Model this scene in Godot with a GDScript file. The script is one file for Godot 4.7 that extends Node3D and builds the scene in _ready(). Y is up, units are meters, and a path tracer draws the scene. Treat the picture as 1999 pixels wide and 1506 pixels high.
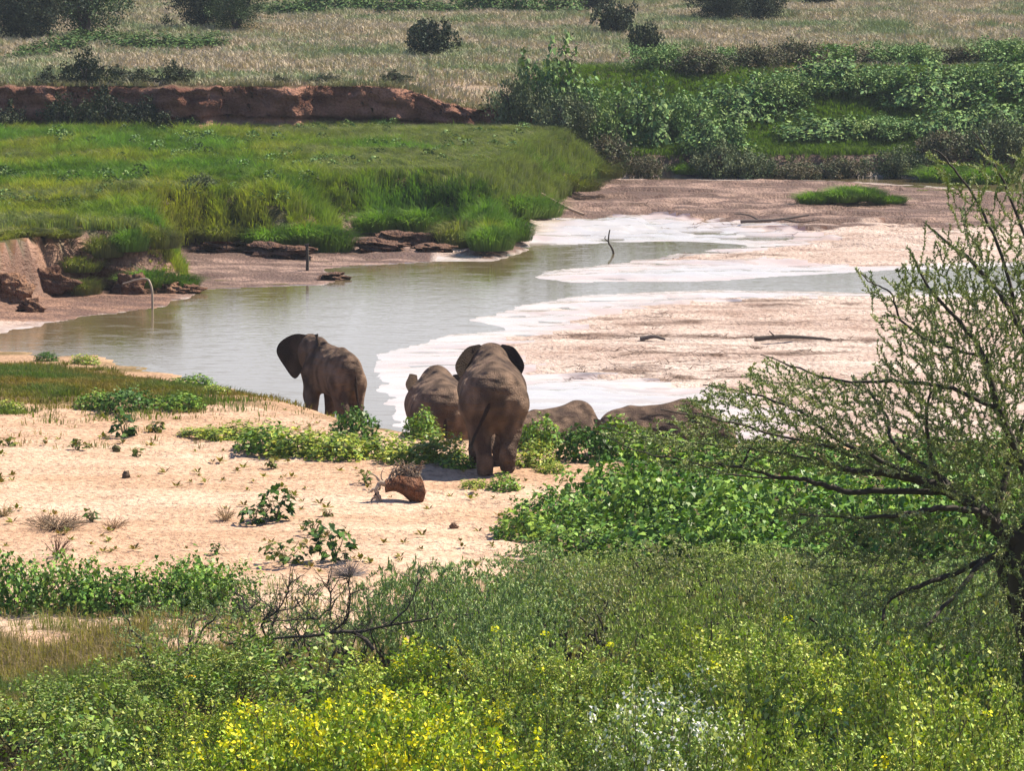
extends Node3D

# A bend of a sandy river seen from a hillside: elephants walking down to the water, scrub in front, savanna behind.
const FOCAL := 9567.0      # in pixels of a picture 1999 wide
const EYE := Vector3(0.0, 11.1, 0.0)
const PITCH := 0.1061      # radians the camera looks down
const RIVER := -2.0        # level of the water; the sandy bank lies at 0
var rng := RandomNumberGenerator.new()
var noise := FastNoiseLite.new()
var fine := FastNoiseLite.new()
var prints := FastNoiseLite.new()
var taken := {}
var M := {}


# ---------------------------------------------------------------- mesh builder
class MB:
	var v := PackedVector3Array()
	var n := PackedVector3Array()
	var c := PackedColorArray()
	var ix := PackedInt32Array()

	func tri(a: int, b: int, d: int, nn: Vector3) -> void:
		if (v[b] - v[a]).cross(v[d] - v[a]).dot(nn) > 0.0:
			ix.append(a); ix.append(d); ix.append(b)
		else:
			ix.append(a); ix.append(b); ix.append(d)

	# a small leaf folded a little along its midrib
	func leaf(p: Vector3, dir: Vector3, up: Vector3, l: float, w: float, col: Color) -> void:
		var side := dir.cross(up).normalized()
		var nn := side.cross(dir).normalized()
		var k := v.size()
		var mid := p + dir * (l * 0.48)
		v.append(p); v.append(mid + side * (w * 0.5) + nn * (w * 0.12)); v.append(p + dir * l - nn * (l * 0.08)); v.append(mid - side * (w * 0.5) + nn * (w * 0.12))
		for i in 4:
			n.append(nn); c.append(col)
		ix.append(k); ix.append(k + 2); ix.append(k + 1)
		ix.append(k); ix.append(k + 3); ix.append(k + 2)

	# a broad heart-shaped leaf
	func heart(p: Vector3, dir: Vector3, up: Vector3, s: float, col: Color) -> void:
		var side := dir.cross(up).normalized()
		var nn := side.cross(dir).normalized()
		var k := v.size()
		v.append(p)
		v.append(p + side * (s * 0.30) - dir * (s * 0.14) + nn * (s * 0.05))
		v.append(p + side * (s * 0.48) + dir * (s * 0.22) + nn * (s * 0.10))
		v.append(p + dir * s - nn * (s * 0.16))
		v.append(p - side * (s * 0.48) + dir * (s * 0.22) + nn * (s * 0.10))
		v.append(p - side * (s * 0.30) - dir * (s * 0.14) + nn * (s * 0.05))
		for i in 6:
			n.append(nn); c.append(col)
		for q in 4:
			ix.append(k); ix.append(k + q + 2); ix.append(k + q + 1)

	# a grass blade of two lengths that bends over
	func blade(p: Vector3, dir: Vector3, bend: Vector3, l: float, w: float, c0: Color, c1: Color) -> void:
		var side := dir.cross(bend).normalized() * (w * 0.5)
		var mid := p + dir * (l * 0.55)
		var tip := p + dir * (l * 0.8) + bend * (l * 0.45)
		var nn := side.cross(dir).normalized()
		var k := v.size()
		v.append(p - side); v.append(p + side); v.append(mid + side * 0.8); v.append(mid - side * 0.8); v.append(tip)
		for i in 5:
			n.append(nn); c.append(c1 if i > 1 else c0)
		ix.append(k); ix.append(k + 2); ix.append(k + 1)
		ix.append(k); ix.append(k + 3); ix.append(k + 2)
		ix.append(k + 3); ix.append(k + 4); ix.append(k + 2)

	func tube(pts: PackedVector3Array, r0: float, r1: float, sides: int, col: Color) -> void:
		var m := pts.size()
		var k := v.size()
		var ref := Vector3.UP
		if absf((pts[m - 1] - pts[0]).normalized().y) > 0.9:
			ref = Vector3.RIGHT
		for i in m:
			var t := (pts[mini(i + 1, m - 1)] - pts[maxi(i - 1, 0)]).normalized()
			var a := t.cross(ref).normalized()
			var b := t.cross(a)
			var r := lerpf(r0, r1, float(i) / float(m - 1))
			for s in sides:
				var w := TAU * s / sides
				var o := a * cos(w) + b * sin(w)
				v.append(pts[i] + o * r); n.append(o); c.append(col)
		for i in m - 1:
			for s in sides:
				var a0 := k + i * sides + s
				var a1 := k + i * sides + (s + 1) % sides
				tri(a0, a1, a0 + sides, n[a0])
				tri(a1, a1 + sides, a0 + sides, n[a1])
		var e := v.size()
		v.append(pts[m - 1]); n.append((pts[m - 1] - pts[m - 2]).normalized()); c.append(col)
		for s in sides:
			tri(k + (m - 1) * sides + s, k + (m - 1) * sides + (s + 1) % sides, e, n[e])

	func mesh(mat: Material) -> ArrayMesh:
		var am := ArrayMesh.new()
		if ix.is_empty():
			return am
		var a := []
		a.resize(Mesh.ARRAY_MAX)
		a[Mesh.ARRAY_VERTEX] = v
		a[Mesh.ARRAY_NORMAL] = n
		a[Mesh.ARRAY_COLOR] = c
		a[Mesh.ARRAY_INDEX] = ix
		am.add_surface_from_arrays(Mesh.PRIMITIVE_TRIANGLES, a)
		am.surface_set_material(0, mat)
		return am


# ---------------------------------------------------------------- things, parts and their names
func numbered(called: String) -> String:
	var k: int = taken.get(called, 0)
	taken[called] = k + 1
	return called if k == 0 else "%s_%03d" % [called, k]


func tag(o: Node, label: String, category: String, group := "") -> void:
	o.set_meta("label", label)
	o.set_meta("category", category)
	if group:
		o.set_meta("group", group)


func thing(called: String, label: String, category: String, at: Vector3, turn := 0.0, group := "") -> Node3D:
	var o := Node3D.new()
	o.name = numbered(called)
	add_child(o, true)
	o.position = at
	o.rotation.y = turn
	tag(o, label, category, group)
	return o


func part(called: String, m: Mesh, parent: Node, stuff := false) -> MeshInstance3D:
	var o := MeshInstance3D.new()
	o.name = called
	o.mesh = m
	parent.add_child(o, true)
	if stuff:
		o.set_meta("kind", "stuff")
	return o


func struct(called: String, m: Mesh) -> MeshInstance3D:
	var o := MeshInstance3D.new()
	o.name = numbered(called)
	o.mesh = m
	add_child(o, true)
	o.set_meta("kind", "structure")
	return o


func scatter(called: String, m: Mesh, where: Array, tints: Array, label: String, category: String) -> void:
	var mm := MultiMesh.new()
	mm.transform_format = MultiMesh.TRANSFORM_3D
	mm.use_colors = true
	mm.mesh = m
	mm.instance_count = where.size()
	for i in where.size():
		mm.set_instance_transform(i, where[i])
		mm.set_instance_color(i, tints[i])
	var o := MultiMeshInstance3D.new()
	o.name = numbered(called)
	o.multimesh = mm
	add_child(o, true)
	o.set_meta("kind", "stuff")
	o.set_meta("label", label)
	o.set_meta("category", category)


func place(proto: Node3D, label: String, category: String, at: Vector3, turn: float, size: Vector3, group := "", called := "") -> Node3D:
	var o: Node3D = proto.duplicate()
	o.name = numbered(called if called else String(proto.get_meta("called")))
	o.remove_meta("called")
	add_child(o, true)
	o.position = at
	o.rotation = Vector3(0, turn, 0)
	o.scale = size
	o.remove_meta("group")
	tag(o, label, category, group)
	return o


func rr(a: float, b: float) -> float:
	return rng.randf_range(a, b)


func vary(col: Color, by: float) -> Color:
	var k := 1.0 + rr(-by, by)
	var w := rr(-by, by) * 0.4
	return Color(maxf(col.r * (k + w), 0.002), maxf(col.g * k, 0.002), maxf(col.b * (k - w), 0.002))


func ball() -> Vector3:
	var z := rr(-1, 1)
	var a := rr(0, TAU)
	var s := sqrt(1.0 - z * z)
	return Vector3(s * cos(a), z, s * sin(a))


# ---------------------------------------------------------------- the lie of the land
func on_level(px: float, py: float, level: float) -> Vector3:
	var dir := Vector3((px - 999.5) / FOCAL, -(py - 753.0) / FOCAL, -1.0).rotated(Vector3.RIGHT, -PITCH)
	return EYE + dir * ((level - EYE.y) / dir.y)


func at_depth(px: float, py: float, d: float) -> Vector3:
	var dir := Vector3((px - 999.5) / FOCAL, -(py - 753.0) / FOCAL, -1.0).rotated(Vector3.RIGHT, -PITCH)
	return EYE + dir * (d / -dir.z)


func spot(px: float, py: float) -> Vector3:    # where that line of sight meets the ground
	var dir := Vector3((px - 999.5) / FOCAL, -(py - 753.0) / FOCAL, -1.0).rotated(Vector3.RIGHT, -PITCH)
	dir /= -dir.z
	var d := 30.0
	while d < 600.0:
		var p := EYE + dir * d
		if p.y <= hgt(p.x, d):
			return Vector3(p.x, hgt(p.x, d), p.z)
		d += 0.15
	return EYE + dir * 600.0


func put(px: float, d: float) -> Vector3:      # on the ground at that distance
	var x := (px - 999.5) / FOCAL * d
	return Vector3(x, hgt(x, d), -d)


class Field:      # signed distance to a polygon, positive inside, kept on a grid
	var x0 := -40.0
	var d0 := 95.0
	var step := 0.7
	var nx := 115
	var nd := 190
	var f := PackedFloat32Array()

	func fill(poly: PackedVector2Array) -> void:
		f.resize(nx * nd)
		var m := poly.size()
		for j in nd:
			var y := d0 + j * step
			for i in nx:
				var x := x0 + i * step
				var best := 1e9
				var inside := false
				var ax := poly[m - 1].x
				var ay := poly[m - 1].y
				for q in m:
					var bx := poly[q].x
					var by := poly[q].y
					var ex := bx - ax
					var ey := by - ay
					var t := clampf(((x - ax) * ex + (y - ay) * ey) / (ex * ex + ey * ey + 1e-9), 0.0, 1.0)
					var rx := x - ax - t * ex
					var ry := y - ay - t * ey
					best = minf(best, rx * rx + ry * ry)
					if (ay > y) != (by > y) and x < ex * (y - ay) / ey + ax:
						inside = not inside
					ax = bx
					ay = by
				f[j * nx + i] = sqrt(best) if inside else -sqrt(best)

	func at(x: float, d: float) -> float:
		var u := clampf((x - x0) / step, 0.0, nx - 1.001)
		var w := clampf((d - d0) / step, 0.0, nd - 1.001)
		var i := int(u)
		var j := int(w)
		var k := j * nx + i
		u -= i
		w -= j
		return lerpf(lerpf(f[k], f[k + 1], u), lerpf(f[k + nx], f[k + nx + 1], u), w)


var water_field := Field.new()
var flat_field := Field.new()
var wet_or_glare_field := Field.new()  # wet sand, and the painted glare strip of the upper pool
var waterline := [Vector2(-60, 134), Vector2(-13.8, 131.5), Vector2(-11.1, 130.3), Vector2(-8.8, 125.8), Vector2(-7, 122.1), Vector2(-5.1, 116.4), Vector2(-4.2, 111.5), Vector2(-3, 106.5), Vector2(-1.4, 103), Vector2(0, 102), Vector2(6, 103), Vector2(20, 104), Vector2(60, 104)]
var banktop := [Vector2(-60, 100), Vector2(-14, 100), Vector2(-8, 101), Vector2(-5, 100), Vector2(-3, 96.5), Vector2(-1.4, 94), Vector2(0, 93.2), Vector2(4, 93), Vector2(60, 93)]
var hill := [Vector2(-60, 10.2), Vector2(0, 9.3), Vector2(20, 5.6), Vector2(30, 3.0), Vector2(40, 1.2), Vector2(47, 0.7), Vector2(55, 0.36), Vector2(63, 0.16), Vector2(74, 0.04), Vector2(85, 0.0), Vector2(400, 0.0)]
var zone := 0
var wet := 0.0


func curve(a: Array, x: float) -> float:
	for i in range(1, a.size()):
		if x <= a[i].x:
			var t: float = clampf((x - a[i - 1].x) / (a[i].x - a[i - 1].x), 0.0, 1.0)
			return lerpf(a[i - 1].y, a[i].y, t)
	return a[a.size() - 1].y


func plain_level(x: float, d: float) -> float:
	var h := 1.75 + 0.003 * (d - 207.0) + 0.35 * noise.get_noise_2d(x * 2.0, d * 1.2) * smoothstep(207.0, 240.0, d)
	var dip := smoothstep(-5.5, -1.2, x) * (1.0 - smoothstep(0.5, 4.0, x))
	return h - dip * 1.0 * (1.0 - smoothstep(208.0, 226.0, d))


func hgt(x: float, d: float) -> float:
	var h := -9.0
	zone = 3
	var rough := noise.get_noise_2d(x * 9.0, d * 9.0)
	if d < 140.0:
		var d1 := curve(banktop, x)
		if d < d1 + 0.4:
			h = curve(hill, d) + 0.05 * rough + 0.025 * fine.get_noise_2d(x * 30.0, d * 30.0)
			if d < 74.0:
				h += 0.12 * noise.get_noise_2d(x * 4.0, d * 4.0)
			if d > 70.0 and x < 4.0:
				h -= 0.06 * (1.0 - smoothstep(0.12, 0.3, prints.get_noise_2d(x, d) * 0.5 + 0.5)) * smoothstep(-0.1, 0.15, noise.get_noise_2d(x * 2.0, d * 2.0 + 70.0))
			zone = 0 if d > 69.0 + 3.0 * rough and (x < 0.3 + (d - 77.0) * 0.13 + 0.6 * rough or d > 91.5) else 1
		if d >= d1:
			var d2 := curve(waterline, x) + 0.8 * rough
			if d < d2:
				var t := (d2 - d) / (d2 - d1)
				h = RIVER * (1.0 - t * t * (3.0 - 2.0 * t)) + 0.09 * rough * sqrt(t)
				zone = 2
	if d > 95.0 and d < 230.0:
		var s := -water_field.at(x, d) + 0.35 * rough + 0.10 * fine.get_noise_2d(x * 12.0, d * 12.0)
		var bed := RIVER - minf(-s * 0.15, 0.5)
		var bz := 4
		wet = 2.0
		if s > 0.0:
			bed = RIVER + 0.012 + minf(s * 0.018, 0.09) + minf(s * 0.012, 0.05) * rough + minf(s * 0.008, 0.025) * fine.get_noise_2d(x * 14.0, d * 22.0)
			var ledge := noise.get_noise_2d(x * 2.0 + 9.0, d * 8.0)
			bed += minf(s * 0.02, 0.05) * (smoothstep(0.02, 0.06, ledge) + smoothstep(0.22, 0.26, ledge) - smoothstep(-0.2, -0.16, ledge)) * (1.0 if d < 165.0 else 2.2)
			wet = maxf(1.5 + 1.3 * noise.get_noise_2d(x * 2.0, d * 4.0) - s, wet_or_glare_field.at(x, d) + 1.0 * rough + 1.4 * noise.get_noise_2d(x * 1.2, d * 8.0))
			bz = 4 if wet > 0.0 else 3
			if bz == 4:
				bed -= 0.008
			if d > 176.0 + 5.0 * rough and x > 1.0 and wet < 0.3 or x < -2.5 and d > 140.0:
				bz = 5
		if bed > h:
			h = bed
			zone = bz
		var g := flat_field.at(x, d) + 0.35 * rough
		if g > 0.0:
			var w := lerpf(0.9, 2.6, smoothstep(-13.0, -10.0, x))
			var gh := RIVER + 0.05 + 1.75 * smoothstep(0.0, w, g) + 0.16 * noise.get_noise_2d(x * 3.0, d * 3.0) * smoothstep(0.0, 3.0, g)
			if gh > h:
				h = gh
				zone = 6 if g > w * (0.45 if x > -10.5 else 1.0) else 5
	if d > 203.0:
		var to_right := smoothstep(-0.8, 2.2, x)
		var top := plain_level(x, d)
		var edge := 205.2 + 0.5 * noise.get_noise_2d(x * 6.0, 7.0)
		var slope := -2.3 + 1.2 * smoothstep(edge, edge + 1.0, d) + (top + 1.1) * smoothstep(edge + 0.8, edge + 17.0, d)
		var wall := -2.3 + (top + 2.3) * smoothstep(208.6, 209.4, d)
		var u := lerpf(wall, slope, to_right)
		if u > h:
			h = u
			zone = 7 if d > edge + 1.3 else 5
	return h


func make_fields() -> void:
	var w := PackedVector2Array()
	for p in [[-350, 735], [0, 652], [100, 632], [190, 615], [240, 612], [300, 603], [390, 576], [400, 566], [560, 560], [640, 557], [684, 546], [655, 537], [632, 525], [700, 518], [800, 514], [905, 510], [960, 512], [1022, 493], [1026, 482], [1100, 479], [1200, 474], [1320, 472], [1430, 476], [1470, 479], [1440, 482], [1350, 492], [1200, 515], [1060, 530], [1036, 541], [1100, 552], [1400, 549], [1700, 530], [2200, 512], [2200, 560], [1700, 572], [1400, 566], [1150, 575], [1040, 592], [905, 628], [1000, 642], [870, 655], [800, 675], [738, 695], [732, 730], [755, 790], [790, 860], [1000, 880], [1450, 890], [1450, 1000], [600, 1000], [-350, 900]]:
		var q := on_level(p[0], p[1], RIVER)
		w.append(Vector2(q.x, -q.z))
	water_field.fill(w)
	var back := PackedVector2Array()
	for p in [[1205, 351], [1300, 348], [1500, 350], [1650, 354], [1800, 362], [1960, 374], [2200, 384], [2200, 362], [1800, 350], [1500, 341], [1250, 338]]:
		var q := on_level(p[0], p[1], RIVER)
		back.append(Vector2(q.x, -q.z))
	var second := Field.new()
	second.fill(back)
	for i in water_field.f.size():
		water_field.f[i] = maxf(water_field.f[i], second.f[i])
	var g := PackedVector2Array()
	for p in [[-350, 640], [0, 600], [60, 590], [130, 575], [200, 568], [290, 574], [395, 562], [385, 540], [345, 497], [400, 495], [480, 497], [560, 500], [625, 502], [685, 480], [702, 462], [790, 455], [870, 468], [905, 500], [960, 508], [1025, 490], [1032, 455], [1090, 428], [1130, 395], [1205, 352], [1190, 335]]:
		var q := on_level(p[0], p[1], RIVER)
		g.append(Vector2(q.x, -q.z))
	g.append(Vector2(3.5, 211)); g.append(Vector2(1, 216)); g.append(Vector2(-60, 216)); g.append(Vector2(-60, 145))
	flat_field.fill(g)
	for l in [[1040, 668, 1250, 664], [1230, 664, 1760, 673], [1090, 742, 1330, 726], [1140, 732, 1450, 716], [1180, 700, 1500, 688], [1300, 706, 1720, 694], [1180, 642, 1420, 634], [1400, 640, 1720, 630], [1100, 632, 1300, 622], [1250, 752, 1480, 738], [1300, 610, 1700, 603], [1190, 502, 1560, 505], [1400, 598, 1650, 594]]:
		var p0 := on_level(l[0], l[1], RIVER)
		var p1 := on_level(l[2], l[3], RIVER)
		silt.append(Vector4(p0.x, -p0.z, p1.x, -p1.z))
	var t := PackedVector2Array()
	for p in [[732, 730], [740, 690], [905, 632], [1000, 610], [1150, 580], [1400, 570], [2200, 560], [2200, 585], [1500, 588], [1200, 610], [1050, 650], [960, 690], [1080, 740], [1300, 750], [1500, 790], [1560, 900], [1000, 900], [780, 860]]:
		var q := on_level(p[0], p[1], RIVER)
		t.append(Vector2(q.x, -q.z))
	wet_or_glare_field.fill(t)
	var b := PackedVector2Array()
	for p in [[1040, 545], [1150, 525], [1330, 508], [1500, 512], [1700, 522], [2200, 505], [2200, 530], [1700, 545], [1300, 556]]:
		var q := on_level(p[0], p[1], RIVER)
		b.append(Vector2(q.x, -q.z))
	second.fill(b)
	var far := PackedVector2Array()  # sky glare on the upper pool, built as a strip of pale sand
	for p in [[1000, 490], [1020, 445], [1060, 434], [1130, 426], [1300, 426], [1500, 445], [1600, 463], [1450, 486], [1300, 478], [1100, 484]]:
		var q := on_level(p[0], p[1], RIVER)
		far.append(Vector2(q.x, -q.z))
	var third := Field.new()
	third.fill(far)
	for i in second.f.size():
		second.f[i] = maxf(second.f[i], third.f[i] + 0.6)
	for i in wet_or_glare_field.f.size():
		wet_or_glare_field.f[i] = maxf(wet_or_glare_field.f[i], second.f[i])


var silt := []


func silt_at(x: float, d: float) -> float:      # dark silt left along the flood lines
	var most := 0.0
	for l in silt:
		if x > l.x and x < l.z:
			var t: float = (x - l.x) / (l.z - l.x)
			var off := absf(d - lerpf(l.y, l.w, t) - 0.9 * noise.get_noise_2d(x * 3.0, l.y * 9.0))
			var edge := minf(t, 1.0 - t)
			most = maxf(most, (1.0 - smoothstep(0.15, 0.8, off)) * smoothstep(0.0, 0.12, edge) * smoothstep(-0.3, 0.0, noise.get_noise_2d(x * 10.0 + l.y, d * 16.0)))
	return most


func ground_color(z: int, x: float, d: float) -> Color:
	var a := noise.get_noise_2d(x * 6.0 + 40.0, d * 14.0)
	var b := fine.get_noise_2d(x * 18.0, d * 40.0)
	var s := noise.get_noise_2d(x * 1.5, d * 3.0)
	var k := 1.0 + 0.14 * a + 0.12 * b
	if z == 3 or z == 4:
		var dirt := silt_at(x, d) * (0.8 + 0.6 * b)
		if dirt > 0.02:
			var was := silt
			silt = []
			var clean := ground_color(z, x, d)
			silt = was
			return clean.lerp(Color(0.13, 0.085, 0.065), minf(dirt, 0.92))
	match z:
		0: return Color(0.50, 0.33, 0.222).lerp(Color(0.62, 0.455, 0.34), clampf(0.5 + s + a * 0.5, 0, 1)) * k
		1: return Color(0.15, 0.125, 0.07).lerp(Color(0.23, 0.17, 0.10), clampf(0.5 + s, 0, 1)) * k
		2: return Color(0.23, 0.17, 0.085).lerp(Color(0.44, 0.29, 0.19), smoothstep(-0.15, 0.35, s + 0.4 * a + 0.25 * smoothstep(-8.0, -5.0, x))) * k
		3: return Color(0.48, 0.375, 0.325).lerp(Color(0.58, 0.485, 0.435), clampf(0.5 + s + 0.6 * a, 0, 1)).lerp(Color(0.25, 0.165, 0.13), 0.55 * smoothstep(0.14, 0.44, noise.get_noise_2d(x * 3.0 + 7.0, d * 16.0) + 0.5 * b)) * k
		4: return (Color(0.45, 0.345, 0.30).lerp(Color(0.57, 0.475, 0.43), clampf(0.5 + s + 0.6 * a, 0, 1)) * k).lerp(Color(0.44, 0.425, 0.42), smoothstep(0.0, 3.6, wet + 0.5 * b))  # wet sand paled to grey-white: sky glare is put into its colour
		5 when x < -10.3 and d < 156.0: return Color(0.15, 0.08, 0.055).lerp(Color(0.29, 0.165, 0.11), smoothstep(-0.3, 0.4, a + 0.6 * b)) * k
		5: return Color(0.12, 0.068, 0.05).lerp(Color(0.33, 0.22, 0.175), smoothstep(-0.15, 0.5, noise.get_noise_2d(x * 2.5, d * 12.0) + 0.6 * b + 0.3 * s - 0.08)) * k
		6: return Color(0.075, 0.072, 0.03) * k
	var g := Color(0.27, 0.22, 0.15).lerp(Color(0.36, 0.27, 0.21), clampf(0.5 + s, 0, 1)) * k
	return g.lerp(Color(0.085, 0.085, 0.04), smoothstep(0.5, 4.0, x) * (1.0 - smoothstep(219.0, 229.0, d + 14.0 * s + 8.0 * a)))


func build_ground() -> void:
	var xs := PackedFloat32Array()
	var x := -600.0
	for step in [[-60, 60.0], [-36, 3.0], [-22, 0.7], [22, 0.26], [36, 0.7], [60, 3.0], [600, 60.0]]:
		while x < step[0] - 0.01:
			xs.append(x)
			x += step[1]
	xs.append(600.0)
	var ds := PackedFloat32Array()
	x = -60.0
	for step in [[24, 6.0], [66, 0.6], [134, 0.22], [202, 0.36], [213, 0.25], [370, 1.1], [430, 6.0], [1600, 90.0]]:
		while x < step[0] - 0.01:
			ds.append(x)
			x += step[1]
	var w := xs.size()
	var h := ds.size()
	var v := PackedVector3Array()
	var c := PackedColorArray()
	var zs := PackedByteArray()
	v.resize(w * h); c.resize(w * h); zs.resize(w * h)
	for j in h:
		for i in w:
			var k := j * w + i
			var y := hgt(xs[i], ds[j])
			v[k] = Vector3(xs[i], y, -ds[j])
			zs[k] = zone
			c[k] = ground_color(zone, xs[i], ds[j])
	var n := PackedVector3Array()
	n.resize(w * h)
	for j in h:
		for i in w:
			var a := v[j * w + mini(i + 1, w - 1)] - v[j * w + maxi(i - 1, 0)]
			var b := v[maxi(j - 1, 0) * w + i] - v[mini(j + 1, h - 1) * w + i]
			n[j * w + i] = b.cross(a).normalized()
	var names := ["sandy_bank", "hillside", "river_bank", "sandbar", "wet_sand_with_glare", "mud_flat", "grass_flat", "plain"]
	var mats := [M.sand, M.soil, M.soil, M.sand, M.wet, M.mud, M.soil, M.soil]
	var parts := []
	for z in 8:
		parts.append(PackedInt32Array())
	for j in h - 1:
		for i in w - 1:
			var k := j * w + i
			var p: PackedInt32Array = parts[zs[k]]
			p.append_array(PackedInt32Array([k, k + w, k + 1, k + 1, k + w, k + w + 1]))
			parts[zs[k]] = p
	for z in 8:
		var used := PackedInt32Array()
		used.resize(w * h)
		used.fill(-1)
		var mb := MB.new()
		var src: PackedInt32Array = parts[z]
		var dst := PackedInt32Array()
		dst.resize(src.size())
		for q in src.size():
			var k := src[q]
			if used[k] < 0:
				used[k] = mb.v.size()
				mb.v.append(v[k]); mb.n.append(n[k]); mb.c.append(c[k])
			dst[q] = used[k]
		mb.ix = dst
		struct(names[z], mb.mesh(mats[z]))


# ---------------------------------------------------------------- materials
func noise_tex(freq: float, octaves: int, ramp: Array, size := 512, kind := FastNoiseLite.TYPE_SIMPLEX_SMOOTH) -> NoiseTexture2D:
	var f := FastNoiseLite.new()
	f.noise_type = kind
	f.seed = 11 + int(freq * 9000.0)
	f.frequency = freq
	f.fractal_octaves = octaves
	f.fractal_gain = 0.6
	var t := NoiseTexture2D.new()
	t.width = size
	t.height = size
	t.seamless = true
	t.noise = f
	if ramp:
		var g := Gradient.new()
		g.offsets = PackedFloat32Array([0.0, 0.5, 1.0])
		g.colors = PackedColorArray(ramp)
		t.color_ramp = g
	return t


func mat(called: String, rough: float, color := Color.WHITE) -> StandardMaterial3D:
	var m := StandardMaterial3D.new()
	m.resource_name = called
	m.roughness = rough
	m.albedo_color = color
	m.vertex_color_use_as_albedo = true
	m.cull_mode = BaseMaterial3D.CULL_DISABLED
	return m


func earth(called: String, rough: float, across: float, low: float, relief: float) -> StandardMaterial3D:
	var m := mat(called, rough)
	m.albedo_texture = grain
	m.heightmap_enabled = true
	m.heightmap_texture = bumps
	m.heightmap_scale = relief
	m.uv1_triplanar = true
	m.uv1_world_triplanar = true
	m.uv1_scale = Vector3.ONE / across
	m.metallic_specular = low
	return m


func foliage(called: String, rough: float, through: float) -> StandardMaterial3D:
	var m := mat(called, rough)
	m.backlight_enabled = true
	m.backlight = Color(through * 0.9, through, through * 0.35)
	m.metallic_specular = 0.22
	return m


var grain: Texture2D
var bumps: Texture2D


func make_materials() -> void:
	noise.seed = 5
	noise.frequency = 0.05
	noise.fractal_octaves = 3
	fine.seed = 9
	fine.frequency = 0.05
	fine.fractal_octaves = 2
	prints.seed = 3
	prints.noise_type = FastNoiseLite.TYPE_CELLULAR
	prints.cellular_return_type = FastNoiseLite.RETURN_DISTANCE
	prints.frequency = 0.9
	prints.fractal_type = FastNoiseLite.FRACTAL_NONE
	grain = noise_tex(0.02, 5, [Color(0.62, 0.6, 0.58), Color(0.93, 0.92, 0.91), Color(1, 1, 1)])
	bumps = noise_tex(0.025, 5, [])
	M.sand = earth("pale sand", 0.95, 2.3, 0.2, 6.0)
	M.soil = earth("soil", 0.95, 1.7, 0.2, 5.0)
	M.mud = earth("drying mud", 0.7, 1.9, 0.4, 8.0)
	M.wet = earth("wet sand with glare", 0.2, 3.1, 0.6, 0.15)
	M.wet.heightmap_enabled = false
	M.wet.albedo_texture = null
	M.wet.roughness_texture = noise_tex(0.012, 4, [Color(0.08, 0.08, 0.08), Color(0.16, 0.16, 0.16), Color(0.34, 0.34, 0.34)])
	M.wet.roughness_texture_channel = BaseMaterial3D.TEXTURE_CHANNEL_RED
	M.wet.roughness = 1.0
	M.clay = earth("red clay", 0.95, 1.6, 0.2, 10.0)
	M.leaf = foliage("leaf", 0.55, 0.6)
	M.vine = foliage("vine leaf", 0.38, 0.55)
	M.far = foliage("far leaf", 0.6, 0.35)
	M.grass = foliage("grass", 0.65, 0.9)
	M.dry = foliage("dry grass", 0.8, 0.4)
	M.petal = foliage("petal", 0.6, 0.8)
	M.wood = mat("bark", 0.9)
	M.skin = mat("hide", 0.85)
	M.skin.heightmap_enabled = true
	M.skin.heightmap_texture = noise_tex(0.035, 5, [], 512, FastNoiseLite.TYPE_CELLULAR)
	M.skin.heightmap_scale = 8.0
	M.skin.albedo_texture = noise_tex(0.05, 4, [Color(0.55, 0.52, 0.5), Color(0.9, 0.88, 0.86), Color(1, 1, 1)])
	M.skin.uv1_triplanar = true
	M.skin.uv1_scale = Vector3(2.2, 1.6, 2.2)
	M.skin.metallic_specular = 0.25
	M.water = mat("muddy water", 0.04, Color(0.40, 0.355, 0.26))
	M.water.vertex_color_use_as_albedo = false
	var ripples := noise_tex(0.018, 4, [])
	M.water.heightmap_enabled = true
	M.water.heightmap_texture = ripples
	M.water.heightmap_scale = 0.3
	M.water.uv1_triplanar = true
	M.water.uv1_world_triplanar = true
	M.water.uv1_scale = Vector3(0.10, 0.3, 0.34)
	M.water.metallic_specular = 0.78
	M.water.roughness = 1.0
	M.water.roughness_texture = noise_tex(0.009, 4, [Color(0.01, 0.01, 0.01), Color(0.03, 0.03, 0.03), Color(0.26, 0.26, 0.26)])
	M.water.roughness_texture_channel = BaseMaterial3D.TEXTURE_CHANNEL_RED


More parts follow.
